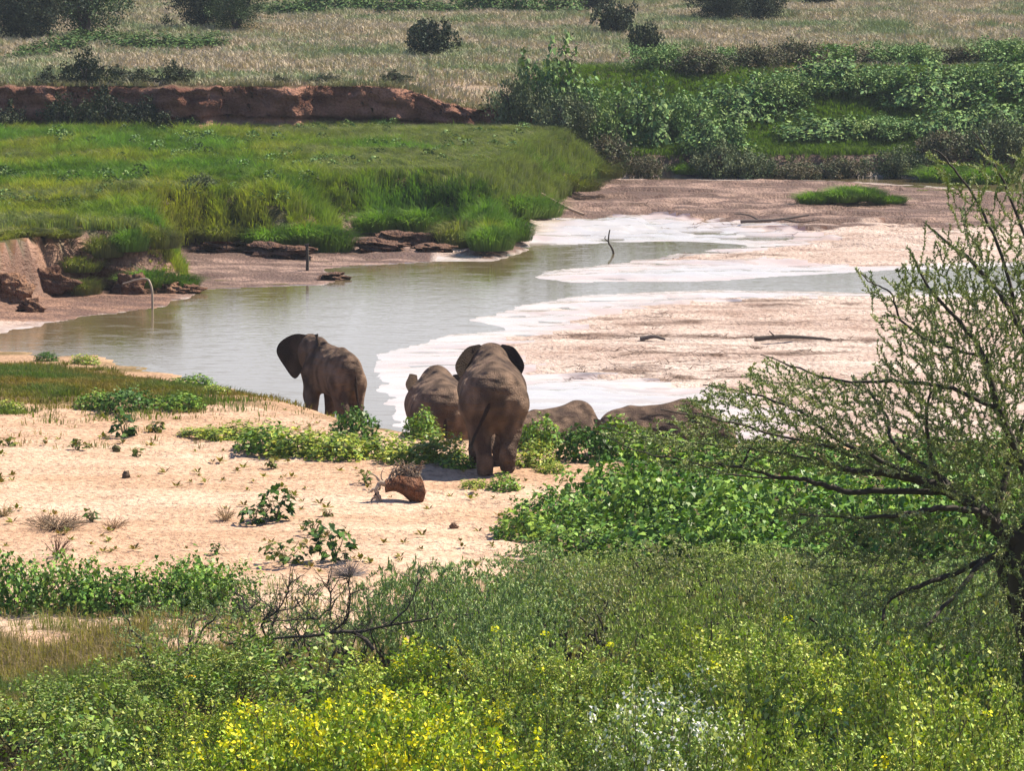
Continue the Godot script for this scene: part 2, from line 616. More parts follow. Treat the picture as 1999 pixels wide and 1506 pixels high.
# ---------------------------------------------------------------- cliff and water
func build_cliff() -> void:
	var mb := MB.new()
	var prof := [[-1.1, -0.35], [-0.5, 0.02], [-0.05, 0.10], [0.32, 0.13], [0.40, 0.18], [0.36, 0.24], [0.02, 0.29], [-0.02, 0.36], [0.05, 0.5], [0.0, 0.62], [0.10, 0.74], [0.06, 0.84], [0.10, 0.87], [0.08, 0.93], [0.14, 0.985], [0.5, 1.0], [2.4, 1.03]]
	var w := 330
	for i in w:
		var x := -44.0 + 45.6 * i / (w - 1)
		var base := hgt(x, 206.9)
		var top := plain_level(x, 209.6) - base
		var face := 208.0 + 1.3 * noise.get_noise_2d(x * 5.0, 3.0) + 0.3 * noise.get_noise_2d(x * 20.0, 60.0)
		var hump := exp(-pow((x + 11.3) / 2.4, 2.0))
		for q in prof.size():
			var t: float = prof[q][1]
			var o: float = prof[q][0]
			if t < 0.3 and t > 0.0:
				t += 0.05 * noise.get_noise_2d(x * 5.0, 20.0) + 0.1 * hump
				o -= 0.6 * hump * (1.0 - t * 3.0)
			elif t < 0.95:
				t += 0.05 * noise.get_noise_2d(x * 6.0, 50.0) + 0.03 * fine.get_noise_2d(x * 30.0, q * 40.0)
			var rough := noise.get_noise_3d(x * 14.0, t * 60.0, 1.0) * 0.5 + 0.22 * fine.get_noise_3d(x * 30.0, t * 90.0, 4.0)
			if q > 14 or q < 1:
				rough = 0.0
			mb.v.append(Vector3(x, base + t * top + (0.10 * noise.get_noise_2d(x * 9.0, 77.0) + 0.12 * fine.get_noise_2d(x * 25.0, 7.0) - 0.06) * (1.0 if q > 9 and q < 16 else 0.0), -(face + o + rough)))
			var a := noise.get_noise_2d(x * 5.0, t * 70.0)
			var col := Color(0.15, 0.073, 0.054).lerp(Color(0.34, 0.185, 0.135), clampf(0.5 + a * 1.6 + 0.8 * noise.get_noise_2d(x * 3.0, t * 14.0 + 40.0), 0, 1))
			if t < 0.2 + 0.1 * hump:
				col = Color(0.42, 0.24, 0.17)
			if q > 14:
				col = Color(0.17, 0.12, 0.075)
			mb.c.append(col)
	var m := prof.size()
	mb.n.resize(w * m)
	for i in w:
		for q in m:
			var a := mb.v[mini(i + 1, w - 1) * m + q] - mb.v[maxi(i - 1, 0) * m + q]
			var b := mb.v[i * m + mini(q + 1, m - 1)] - mb.v[i * m + maxi(q - 1, 0)]
			mb.n[i * m + q] = a.cross(b).normalized()
	for i in w - 1:
		for q in m - 1:
			var k := i * m + q
			mb.tri(k, k + m, k + 1, mb.n[k])
			mb.tri(k + 1, k + m, k + m + 1, mb.n[k])
	struct("earth_cliff", mb.mesh(M.clay))


func build_water() -> void:
	var mb := MB.new()
	for p in [Vector3(-120, RIVER, -92), Vector3(120, RIVER, -92), Vector3(-120, RIVER, -208), Vector3(120, RIVER, -208)]:
		mb.v.append(p); mb.n.append(Vector3.UP); mb.c.append(Color.WHITE)
	mb.tri(0, 1, 2, Vector3.UP)
	mb.tri(1, 3, 2, Vector3.UP)
	struct("river_water", mb.mesh(M.water))


# ---------------------------------------------------------------- grass
func tuft(blades: int, h: float, spread: float, w: float, c0: Color, c1: Color, lean := 0.5, m: Material = null) -> ArrayMesh:
	var mb := MB.new()
	for i in blades:
		var a := rr(0, TAU)
		var o := Vector3(cos(a), 0, sin(a))
		var l := h * rr(0.55, 1.1)
		mb.blade(o * spread * sqrt(rng.randf()), (Vector3.UP + o * rr(0.05, lean)).normalized(), (o + Vector3.DOWN * rr(0.0, 0.5)).normalized(), l, w * rr(0.7, 1.3), vary(c0, 0.15), vary(c1, 0.2))
	return mb.mesh(m if m else M.grass)


func sown(at: Vector3, s: float, tall := 1.0) -> Transform3D:
	return Transform3D(Basis(Vector3.UP, rr(0, TAU)).scaled(Vector3(s, s * tall, s)), at)


func tussock_mesh(r: float, h: float, blades: int, c0: Color, c1: Color, w := 0.02) -> ArrayMesh:      # a dome of long grass that hangs over at its rim
	var mb := MB.new()
	for i in blades:
		var a := rr(0, TAU)
		var q := sqrt(rng.randf())
		var o := Vector3(cos(a), 0, sin(a))
		var out := q * rr(0.25, 0.9)
		mb.blade(o * r * q * 0.85, (Vector3.UP + o * out).normalized(), (o + Vector3.DOWN * rr(0.1, 0.9)).normalized(), h * rr(0.65, 1.1) * (1.08 - 0.35 * q * q), w * rr(0.7, 1.4), vary(c0, 0.2), vary(c1, 0.25))
	return mb.mesh(M.grass)


func build_grass() -> void:
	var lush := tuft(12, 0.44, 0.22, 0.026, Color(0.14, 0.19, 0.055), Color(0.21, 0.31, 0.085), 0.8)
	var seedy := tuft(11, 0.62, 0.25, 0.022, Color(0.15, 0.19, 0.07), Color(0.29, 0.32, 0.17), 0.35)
	var a := []
	var ac := []
	var b := []
	var bc := []
	for i in 190000:
		var d := rr(143.0, 209.0)
		var x := rr(-0.135 * d - 4.0, minf(6.0, 0.118 * d))
		var g := flat_field.at(x, d)
		if g < 0.35:
			continue
		var p := Vector3(x, hgt(x, d), -d)
		if zone < 5 or p.y < -1.75 or zone == 7:
			continue
		var s := noise.get_noise_2d(x * 2.2, d * 1.4 + 90.0)
		var k := noise.get_noise_2d(x * 5.0, d * 4.0)
		if fine.get_noise_2d(x * 22.0, d * 11.0) < -0.16 and rng.randf() < 0.85:
			continue
		var edge := 1.0 - smoothstep(0.6, 4.0, g)
		var brink := smoothstep(-8.5, -11.5, x) * smoothstep(160.0, 152.0, d)
		if g < 1.15 * brink and x < -11.2:
			continue
		edge *= 1.0 - brink
		var right := smoothstep(-11.0, -2.0, x + (d - 185.0) * 0.05) * smoothstep(166.0, 176.0, d)
		if s * 0.9 + right * 0.75 - edge * 0.2 + rr(-0.22, 0.22) > 0.42:
			b.append(sown(p, rr(0.8, 1.2), 1.0 + 0.3 * edge))
			var w := rr(0.8, 1.15) * (1.0 + 0.3 * k)
			bc.append(Color(w, w * 0.98, w * 0.95))
		else:
			a.append(sown(p, rr(0.75, 1.2) * (1.0 - 0.45 * brink), 1.0 + 0.25 * edge + 0.9 * k + 0.8 * fine.get_noise_2d(x * 22.0, d * 11.0)))
			var w := rr(0.75, 1.15) * (1.0 + 0.45 * k)
			var yellow := clampf(0.5 + 1.6 * s + 0.5 * smoothstep(165.0, 148.0, d), 0.0, 1.2)
			ac.append(Color(w * lerpf(0.8, 1.65, yellow), w * lerpf(0.92, 1.15, yellow), w * lerpf(0.9, 1.0, yellow)))
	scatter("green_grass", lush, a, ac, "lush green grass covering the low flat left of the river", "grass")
	scatter("seeding_grass", seedy, b, bc, "greyish seeding grass on the river flat before the red cliff", "grass")
	var slope := tuft(11, 0.45, 0.22, 0.03, Color(0.10, 0.14, 0.04), Color(0.15, 0.22, 0.06))
	a = []
	ac = []
	for i in 16000:
		var d := rr(205.6, 228.0)
		var x := rr(1.5, 0.118 * d + 2.0)
		var y := hgt(x, d)
		if y < -1.5 + 0.5 * rng.randf() or d + 14.0 * noise.get_noise_2d(x * 1.5, d * 3.0) + rr(-4, 4) > 225.0:
			continue
		a.append(sown(Vector3(x, y, -d), rr(0.7, 1.2)))
		var w := rr(0.75, 1.15) * (1.0 + 0.5 * noise.get_noise_2d(x * 6.0, d * 6.0))
		ac.append(Color(w, w, w))
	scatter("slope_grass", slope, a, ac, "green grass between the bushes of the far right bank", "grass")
	var straw := tuft(9, 0.5, 0.3, 0.034, Color(0.42, 0.37, 0.25), Color(0.54, 0.475, 0.345), 0.7, M.dry)
	a = []
	ac = []
	for i in 115000:
		var d := sqrt(rr(207.0 * 207.0, 372.0 * 372.0))
		var x := rr(-0.125 * d - 4.0, 0.125 * d + 4.0)
		if x > 0.5 and d < 217.0 + 5.0 * rng.randf() or x < 1.0 and d < 208.3:
			continue
		var s := noise.get_noise_2d(x * 1.6, d * 0.9)
		var k := noise.get_noise_2d(x * 6.0, d * 5.0)
		if k + 0.5 * s < -0.42:
			continue
		a.append(sown(Vector3(x, hgt(x, d) if d > 209.7 or x > 0.5 else plain_level(x, d) - 0.05, -d), rr(0.7, 1.25), 0.9 + 0.6 * k))
		var w := rr(0.78, 1.12)
		var green := clampf(0.15 + 1.5 * s + 1.1 * k + rr(-0.25, 0.25), 0.0, 1.0)
		ac.append(Color(w * lerpf(1.0, 0.5, green), w * lerpf(0.96, 0.72, green), w * lerpf(1.0, 0.5, green)))
	for i in 1500:
		var x := rr(-30.0, 0.4)
		var d := rr(208.1, 209.9)
		if noise.get_noise_2d(x * 8.0, 3.0) + rr(-0.3, 0.3) < -0.1:
			continue
		a.append(sown(Vector3(x, plain_level(x, d) - 0.05, -d), rr(0.5, 1.0)))
		var w := rr(0.6, 1.0)
		ac.append(Color(w * 0.8, w * 0.85, w * 0.7))
	scatter("dry_grass", straw, a, ac, "pale dry grass over the wide plain beyond the river", "grass")
	var herb := MB.new()
	for i in 60:
		var u := ball()
		u.y = absf(u.y)
		herb.heart(Vector3(u.x * 0.34, 0.1 + u.y * 0.45, u.z * 0.34), (u + ball()).normalized(), (Vector3.UP + ball() * 0.7).normalized(), rr(0.06, 0.13), vary(Color(0.12, 0.19, 0.055), 0.5))
	a = []
	ac = []
	for i in 900:
		var d := rr(143.0, 208.0)
		var x := rr(-0.118 * d - 2.0, 5.0)
		if flat_field.at(x, d) < 1.6 or noise.get_noise_2d(x * 3.0 + 50.0, d * 3.0) + rr(-0.35, 0.35) < 0.1:
			continue
		a.append(sown(Vector3(x, hgt(x, d) + 0.15, -d), rr(0.4, 0.9)))
		var w := rr(0.55, 1.4)
		ac.append(Color(w, w, w * 1.1))
	scatter("flat_herbs", herb.mesh(M.far), a, ac, "leafy herbs scattered through the grass of the river flat", "herbs")
	# short growth on the slope down to the water, left
	var short := tuft(9, 0.2, 0.16, 0.014, Color(0.14, 0.13, 0.05), Color(0.21, 0.20, 0.07), 0.9)
	a = []
	ac = []
	for i in 26000:
		var d := rr(92.0, 132.0)
		var x := rr(-0.115 * d, -3.5)
		var s := noise.get_noise_2d(x * 5.0, d * 3.0)
		var t := smoothstep(98.0, 105.0, d + 5.0 * s) * smoothstep(-3.8, -7.5, x + 2.0 * s)
		var y := hgt(x, d)
		if zone > 2 or y < -1.9 or rng.randf() > t * 1.1 + 0.02:
			continue
		a.append(sown(Vector3(x, y, -d), rr(0.6, 1.3), 0.8 + 0.8 * maxf(s, 0.0)))
		var w := rr(0.8, 1.2)
		var green := clampf(0.35 + 1.6 * s, 0.0, 1.0)
		ac.append(Color(w * lerpf(1.25, 0.62, green), w * lerpf(1.0, 0.95, green), w * 0.85))
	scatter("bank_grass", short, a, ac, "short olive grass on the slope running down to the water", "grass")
	# rough grass under the shrubs on the hillside
	var hay := tuft(12, 0.32, 0.2, 0.009, Color(0.26, 0.20, 0.11), Color(0.36, 0.28, 0.16), 0.7)
	a = []
	ac = []
	for i in 30000:
		var d := rr(42.0, 75.0)
		var x := rr(-0.12 * d - 3.0, 0.12 * d + 4.0)
		var y := hgt(x, d)
		if zone != 1 and rng.randf() > 0.15:
			continue
		var s := noise.get_noise_2d(x * 5.0, d * 5.0)
		a.append(sown(Vector3(x, y, -d), rr(0.7, 1.3)))
		var w := rr(0.75, 1.15)
		var green := clampf(0.2 + 1.5 * s + smoothstep(-3.0, 2.0, x) * 0.6, 0.0, 1.0)
		ac.append(Color(w * lerpf(1.0, 0.4, green), w * lerpf(1.0, 0.75, green), w * lerpf(1.0, 0.45, green)))
	scatter("hillside_grass", hay, a, ac, "dry grass growing between the shrubs on the near hillside", "grass")
	# little weeds and litter on the sand
	var weed := MB.new()
	for i in 9:
		var o := ball()
		o.y = absf(o.y) * 0.6 + 0.2
		weed.leaf(Vector3(o.x * 0.03, 0.02, o.z * 0.03), o.normalized(), Vector3.UP, rr(0.06, 0.13), 0.06, vary(Color(0.25, 0.26, 0.06), 0.35))
	a = []
	ac = []
	for i in 520:
		var d := rr(73.0, 100.0)
		var x := rr(-0.11 * d, 1.5)
		if noise.get_noise_2d(x * 5.0, d * 4.0 + 31.0) + rr(-0.3, 0.3) < 0.12:
			continue
		a.append(sown(Vector3(x, hgt(x, d), -d), rr(0.5, 1.2)))
		var w := rr(0.7, 1.3)
		ac.append(Color(w, w * rr(0.7, 1.0), w * 0.8))
	scatter("sand_weeds", weed.mesh(M.leaf), a, ac, "tiny yellowing weeds dotted over the pale sand bank", "weeds")
	var twig := MB.new()
	for i in 7:
		var o := Vector3(rr(-0.35, 0.35), rr(0.0, 0.06), rr(-0.18, 0.18))
		var e := Vector3(rr(-1, 1), rr(-0.08, 0.22), rr(-0.5, 0.5)).normalized() * rr(0.15, 0.5)
		twig.tube(PackedVector3Array([o, o + e * 0.5 + Vector3(0, rr(0, 0.04), 0), o + e]), rr(0.012, 0.028), 0.006, 4, vary(Color(0.12, 0.085, 0.065), 0.3))
	a = []
	ac = []
	for line in [[1050, 668, 1240, 664, 16, 5], [1240, 664, 1700, 672, 90, 3], [1090, 742, 1440, 720, 70, 16], [1150, 700, 1700, 690, 60, 14], [1180, 640, 1650, 632, 22, 12], [1100, 630, 1300, 625, 10, 6], [1250, 750, 1450, 735, 24, 10], [1300, 447, 1900, 470, 40, 10], [1080, 400, 1900, 440, 110, 22], [1190, 500, 1600, 505, 30, 8]]:
		for i in int(line[4] * 0.75):
			var t := rng.randf()
			var p := on_level(lerpf(line[0], line[2], t), lerpf(line[1], line[3], t) + rr(-1, 1) * line[5], RIVER)
			var y := hgt(p.x, -p.z)
			if y > RIVER + 0.005:
				a.append(Transform3D(Basis(Vector3.UP, rr(-0.5, 0.5) + PI * (rng.randi() % 2)).scaled(Vector3(rr(0.3, 0.9), rr(0.12, 0.3), 0.4)), Vector3(p.x, y, p.z)))
				var w := rr(0.7, 1.5)
				ac.append(Color(w, w * 0.95, w * 0.9))
	scatter("flood_debris", twig.mesh(M.wood), a, ac, "dark lines of twigs the flood left across the sandbar", "debris")


# ---------------------------------------------------------------- shrubs and trees
func bent(a: Vector3, b: Vector3, lift: float, steps: int, jitter := 0.0) -> PackedVector3Array:
	var out := PackedVector3Array()
	var mid := (a + b) * 0.5 + Vector3.UP * lift
	for i in steps + 1:
		var t := float(i) / steps
		var p := a.lerp(mid, t).lerp(mid.lerp(b, t), t)
		if i > 0 and i < steps:
			p += ball() * jitter
		out.append(p)
	return out


func pick(cols: Array) -> Color:
	return cols[rng.randi() % cols.size()]


# a scrubby bush of arching stems, side twigs and small leaves; flowers sit on some twig ends
func shrub(called: String, r: float, h: float, stems: int, puffs: int, leaves: int, size: float, cols: Array, petal := Color.BLACK, flowering := 0.0, shoots := 0) -> Node3D:
	var o := Node3D.new()
	o.set_meta("called", called)
	var wood := MB.new()
	var lf := MB.new()
	var fl := MB.new()
	for s in stems:
		var a := TAU * s * 0.618 + rr(-0.3, 0.3)
		var q := sqrt((s + 0.5) / stems)
		var tip := Vector3(cos(a) * r * q, h * sqrt(maxf(1.0 - 0.8 * q * q, 0.1)) * rr(0.72, 1.12), sin(a) * r * q)
		var pts := bent(Vector3(cos(a), 0, sin(a)) * 0.08 * r, tip, h * 0.2, 7, 0.03 * r)
		wood.tube(pts, 0.012, 0.004, 4, vary(Color(0.09, 0.07, 0.05), 0.3))
		var tone := vary(pick(cols), 0.12)
		for w in puffs:
			var t := lerpf(0.5, 1.0, (w + rng.randf()) / puffs)
			var f := t * 7.0
			var i := mini(int(f), 6)
			var from := pts[i].lerp(pts[i + 1], f - i)
			var dir := (ball() + Vector3.UP * 0.3).normalized()
			var c := from + dir * r * rr(0.06, 0.2)
			if w == puffs - 1:
				c = tip
			wood.tube(PackedVector3Array([from, c]), 0.004, 0.0015, 3, Color(0.12, 0.11, 0.06))
			var pr := r * rr(0.07, 0.13)
			for k in leaves:
				var u := ball()
				var ld := (u + ball() * 0.7).normalized()
				lf.leaf(c + u * pr * rr(0.3, 1.0), ld, (ball() * 1.1 + Vector3.UP * 0.8).normalized(), size * rr(0.65, 1.35), size * rr(0.5, 0.75), vary(tone, 0.45) if rng.randf() > 0.1 else vary(tone.lerp(Color(0.6, 0.62, 0.3), 0.5), 0.2))  # one leaf in ten is paler, a sunlit highlight put into its colour
			if rng.randf() < flowering:
				for k in 5 + rng.randi() % 6:
					fl.leaf(c + Vector3.UP * pr * 0.7 + ball() * size * 1.1, (ball() + Vector3.BACK * 0.3).normalized(), (Vector3.UP + ball() * 0.6).normalized(), size * rr(0.8, 1.2), size * 0.9, vary(petal, 0.1))
	for s in shoots:      # long arching sprays that stand out of the bush
		var a := rr(0, TAU)
		var q := rr(0.2, 0.8)
		var from := Vector3(cos(a) * r * q, h * 0.75 * sqrt(1.0 - 0.7 * q * q), sin(a) * r * q)
		var e := from + (Vector3(cos(a), rr(0.4, 1.3), sin(a)) + ball() * 0.4).normalized() * r * rr(0.4, 0.75)
		var pts := bent(from, e, r * 0.14, 8, 0.01)
		wood.tube(pts, 0.007, 0.002, 4, Color(0.16, 0.17, 0.06))
		var tone := vary(cols[cols.size() - 1], 0.2)
		for k in 70:
			var f := rng.randf() * 7.99
			var i := int(f)
			var p := pts[i].lerp(pts[i + 1], f - i)
			lf.leaf(p, (ball() + (e - from).normalized() * 0.6).normalized(), (ball() + Vector3.UP * 0.8).normalized(), size * rr(0.5, 0.95), size * rr(0.3, 0.5), vary(tone, 0.3))
	part("stems", wood.mesh(M.wood), o)
	part("foliage", lf.mesh(M.leaf), o, true)
	if fl.ix.size():
		part("flowers", fl.mesh(M.petal), o, true)
	return o


# a sprawling heap of climbing vine with broad leaves
func vine_heap(called: String, r: float, h: float, count: int, size: float, cols: Array, m: Material, lumps := 0.3) -> Node3D:
	var o := Node3D.new()
	o.set_meta("called", called)
	var lf := MB.new()
	var wood := MB.new()
	var ph := rr(0, 90)
	for i in count:
		var u := ball()
		u.y = absf(u.y)
		var lump := 1.0 + lumps * (noise.get_noise_3d(u.x * 28.0 + ph, u.y * 28.0, u.z * 28.0) * 1.8) + rr(-0.05, 0.08)
		var depth := 1.0 - 0.45 * pow(rng.randf(), 2.2)
		var p := Vector3(u.x * r, u.y * h, u.z * r) * lump * depth
		p.y = maxf(p.y, 0.02)
		var flat := Vector3(u.x, 0, u.z).normalized()
		var dir := (flat * 0.7 + ball() * 0.8 + Vector3.DOWN * 0.35).normalized()
		var up := (Vector3.UP * 1.1 + u * 0.8 + ball() * 0.75).normalized()
		lf.heart(p, dir, up, size * rr(0.5, 1.45), vary(pick(cols), 0.4))
	for i in 9:
		var a := rr(0, TAU)
		var tip := Vector3(cos(a) * r * rr(0.5, 1.1), h * rr(0.3, 1.15), sin(a) * r * rr(0.5, 1.1))
		var pts := bent(Vector3(cos(a) * 0.1, 0, sin(a) * 0.1), tip, h * 0.45, 8, 0.03)
		wood.tube(pts, 0.012, 0.004, 4, Color(0.10, 0.10, 0.05))
		for k in range(4, 9):
			lf.heart(pts[k], (ball() + Vector3.DOWN * 0.2).normalized(), (Vector3.UP + ball() * 0.6).normalized(), size * rr(0.5, 0.9), vary(pick(cols), 0.2))
	part("stems", wood.mesh(M.wood), o)
	part("foliage", lf.mesh(m), o, true)
	return o


# a small plant whose big leaves can be told apart: each leaf is a part
func sand_plant(called: String, label: String, at: Vector3, r: float, h: float, count: int, size: float, cols: Array) -> void:
	var o := thing(called, label, "plant", at, rr(0, TAU))
	var wood := MB.new()
	var kinds := []
	for i in 6:
		var mb := MB.new()
		mb.heart(Vector3.ZERO, Vector3.FORWARD, Vector3.UP, size * (0.7 + 0.1 * i), vary(cols[i % cols.size()], 0.2))
		kinds.append(mb.mesh(M.vine))
	for s in 7:
		var a := rr(0, TAU)
		var tip := Vector3(cos(a) * r * rr(0.3, 0.8), h * rr(0.5, 0.95), sin(a) * r * rr(0.3, 0.8))
		wood.tube(bent(Vector3.ZERO, tip, h * 0.1, 5, 0.02), 0.012, 0.004, 4, Color(0.13, 0.13, 0.06))
	part("stems", wood.mesh(M.wood), o)
	for i in count:
		var u := ball()
		var p := Vector3(u.x * r, h * (0.5 + 0.5 * u.y), u.z * r) * rr(0.8, 1.0)
		p.x *= 0.55 + 0.45 * p.y / h
		var l := part("leaf", kinds[rng.randi() % 6], o)
		var dir := (Vector3(u.x, -0.25, u.z) + ball() * 0.6).normalized()
		var up := (Vector3.UP * 1.2 + ball() * 0.6 + u * 0.4).normalized()
		l.position = p
		l.basis = Basis.looking_at(dir, up)


# twigs grow from the nearest wood to each target; fine leaflets line the outer part of every twig
func sprays(wood: MB, lf: MB, skel: PackedVector3Array, targets: PackedVector3Array, cols: Array, size: float, every: float, each: int, thick: float, bark: Color, lift := 0.06, bare := 0.25, aim := Vector3.ZERO, close := 0.0) -> void:
	for t in targets:
		var best := 1e9
		var from := t
		for p in skel:
			var q := p.distance_squared_to(t)
			if q < best:
				if aim != Vector3.ZERO and q > 0.0004:
					var k := (t - p).dot((t - aim).normalized()) / sqrt(q)
					q *= 1.0 + 2.5 * (1.0 - k)
					if q >= best:
						continue
				best = q
				from = p
		var len := from.distance_to(t)
		if len < 0.05:
			continue
		var steps := clampi(int(len / 0.12) + 2, 3, 9)
		var pts := bent(from, t, len * lift * rr(-0.6, 1.4), steps, minf(len * 0.05, 0.03))
		wood.tube(pts, thick * (0.35 + 0.65 * minf(len, 1.6)), thick * 0.22, 4, vary(bark, 0.2))
		for k in range(2, pts.size()):
			skel.append(pts[k])
		var tone := pick(cols)
		var along := (t - from).normalized()
		var count := int(len / every)
		for i in count:
			var u := lerpf(bare, 1.0, (i + rng.randf()) / count)
			var f := u * steps
			var k := mini(int(f), steps - 1)
			var p := pts[k].lerp(pts[k + 1], f - k)
			for e in each:
				var dir := (ball() + along * (0.55 + close) + Vector3.UP * 0.25).normalized()
				lf.leaf(p, dir, (Vector3.UP + ball() * 0.9).normalized(), size * rr(0.6, 1.3), size * rr(0.34, 0.5), vary(tone, 0.25))


func feather_bush(called: String, r: float, h: float, limbs: int, count: int, cols: Array, size := 0.04, every := 0.035) -> Node3D:     # a spreading thorn bush
	var o := Node3D.new()
	o.set_meta("called", called)
	var wood := MB.new()
	var lf := MB.new()
	var skel := PackedVector3Array()
	for i in limbs:
		var a := TAU * (i + rr(-0.3, 0.3)) / limbs
		var tip := Vector3(cos(a) * r * rr(0.6, 0.85), h * rr(0.5, 0.85), sin(a) * r * rr(0.6, 0.85))
		var pts := bent(Vector3(cos(a) * 0.05, 0, sin(a) * 0.05), tip, -h * 0.15 + h * 0.3 * rng.randf(), 10, 0.05)
		wood.tube(pts, 0.03, 0.008, 5, Color(0.055, 0.045, 0.035))
		skel.append_array(pts)
	var ts := PackedVector3Array()
	for i in count:
		var u := ball()
		var q := pow(rng.randf(), 0.4)
		if noise.get_noise_3d(u.x * q * 42.0 + limbs * 9.0, u.y * q * 30.0, u.z * q * 42.0) < -0.08:
			continue
		ts.append(Vector3(u.x * r * q, h * (0.62 + 0.36 * u.y * q) + 0.12 * h * noise.get_noise_2d(u.x * 40.0, u.z * 40.0), u.z * r * q))
	var order := Array(ts)
	order.sort_custom(func(p, q): return Vector2(p.x, p.z).length_squared() < Vector2(q.x, q.z).length_squared())
	sprays(wood, lf, skel, PackedVector3Array(order), cols, size, every, 3, 0.006, Color(0.085, 0.08, 0.05))
	part("branches", wood.mesh(M.wood), o)
	part("foliage", lf.mesh(M.leaf), o, true)
	return o


# a dense round bush or low tree as it stands far out on the plain
func far_bush(called: String, r: float, h: float, clumps: int, per: int, size: float, cols: Array) -> Node3D:
	var o := Node3D.new()
	o.set_meta("called", called)
	var wood := MB.new()
	var lf := MB.new()
	for i in 5:
		var a := rr(0, TAU)
		wood.tube(bent(Vector3.ZERO, Vector3(cos(a) * r * 0.6, h * 0.7, sin(a) * r * 0.6), h * 0.1, 5, 0.05), 0.07, 0.02, 5, Color(0.06, 0.05, 0.04))
	for i in clumps:
		var u := ball()
		var q := pow(rng.randf(), 0.35) * (0.95 + 0.75 * noise.get_noise_3d(u.x * 26.0, u.y * 26.0 + per, u.z * 26.0 + clumps))
		var c := Vector3(u.x * r * q, h * (0.46 + 0.5 * u.y * q), u.z * r * q)
		c.x *= 1.0 - 0.3 * maxf(u.y, 0.0)
		var tone := vary(pick(cols), 0.25)
		var s := r * rr(0.14, 0.27)
		for k in per:
			var p := c + ball() * s * pow(rng.randf(), 0.5)
			if p.y > 0.03:
				lf.leaf(p, ball(), (Vector3.UP + ball()).normalized(), size * rr(0.7, 1.3), size * 0.7, vary(tone, 0.25))
	part("trunk", wood.mesh(M.wood), o)
	part("crown", lf.mesh(M.far), o, true)
	return o


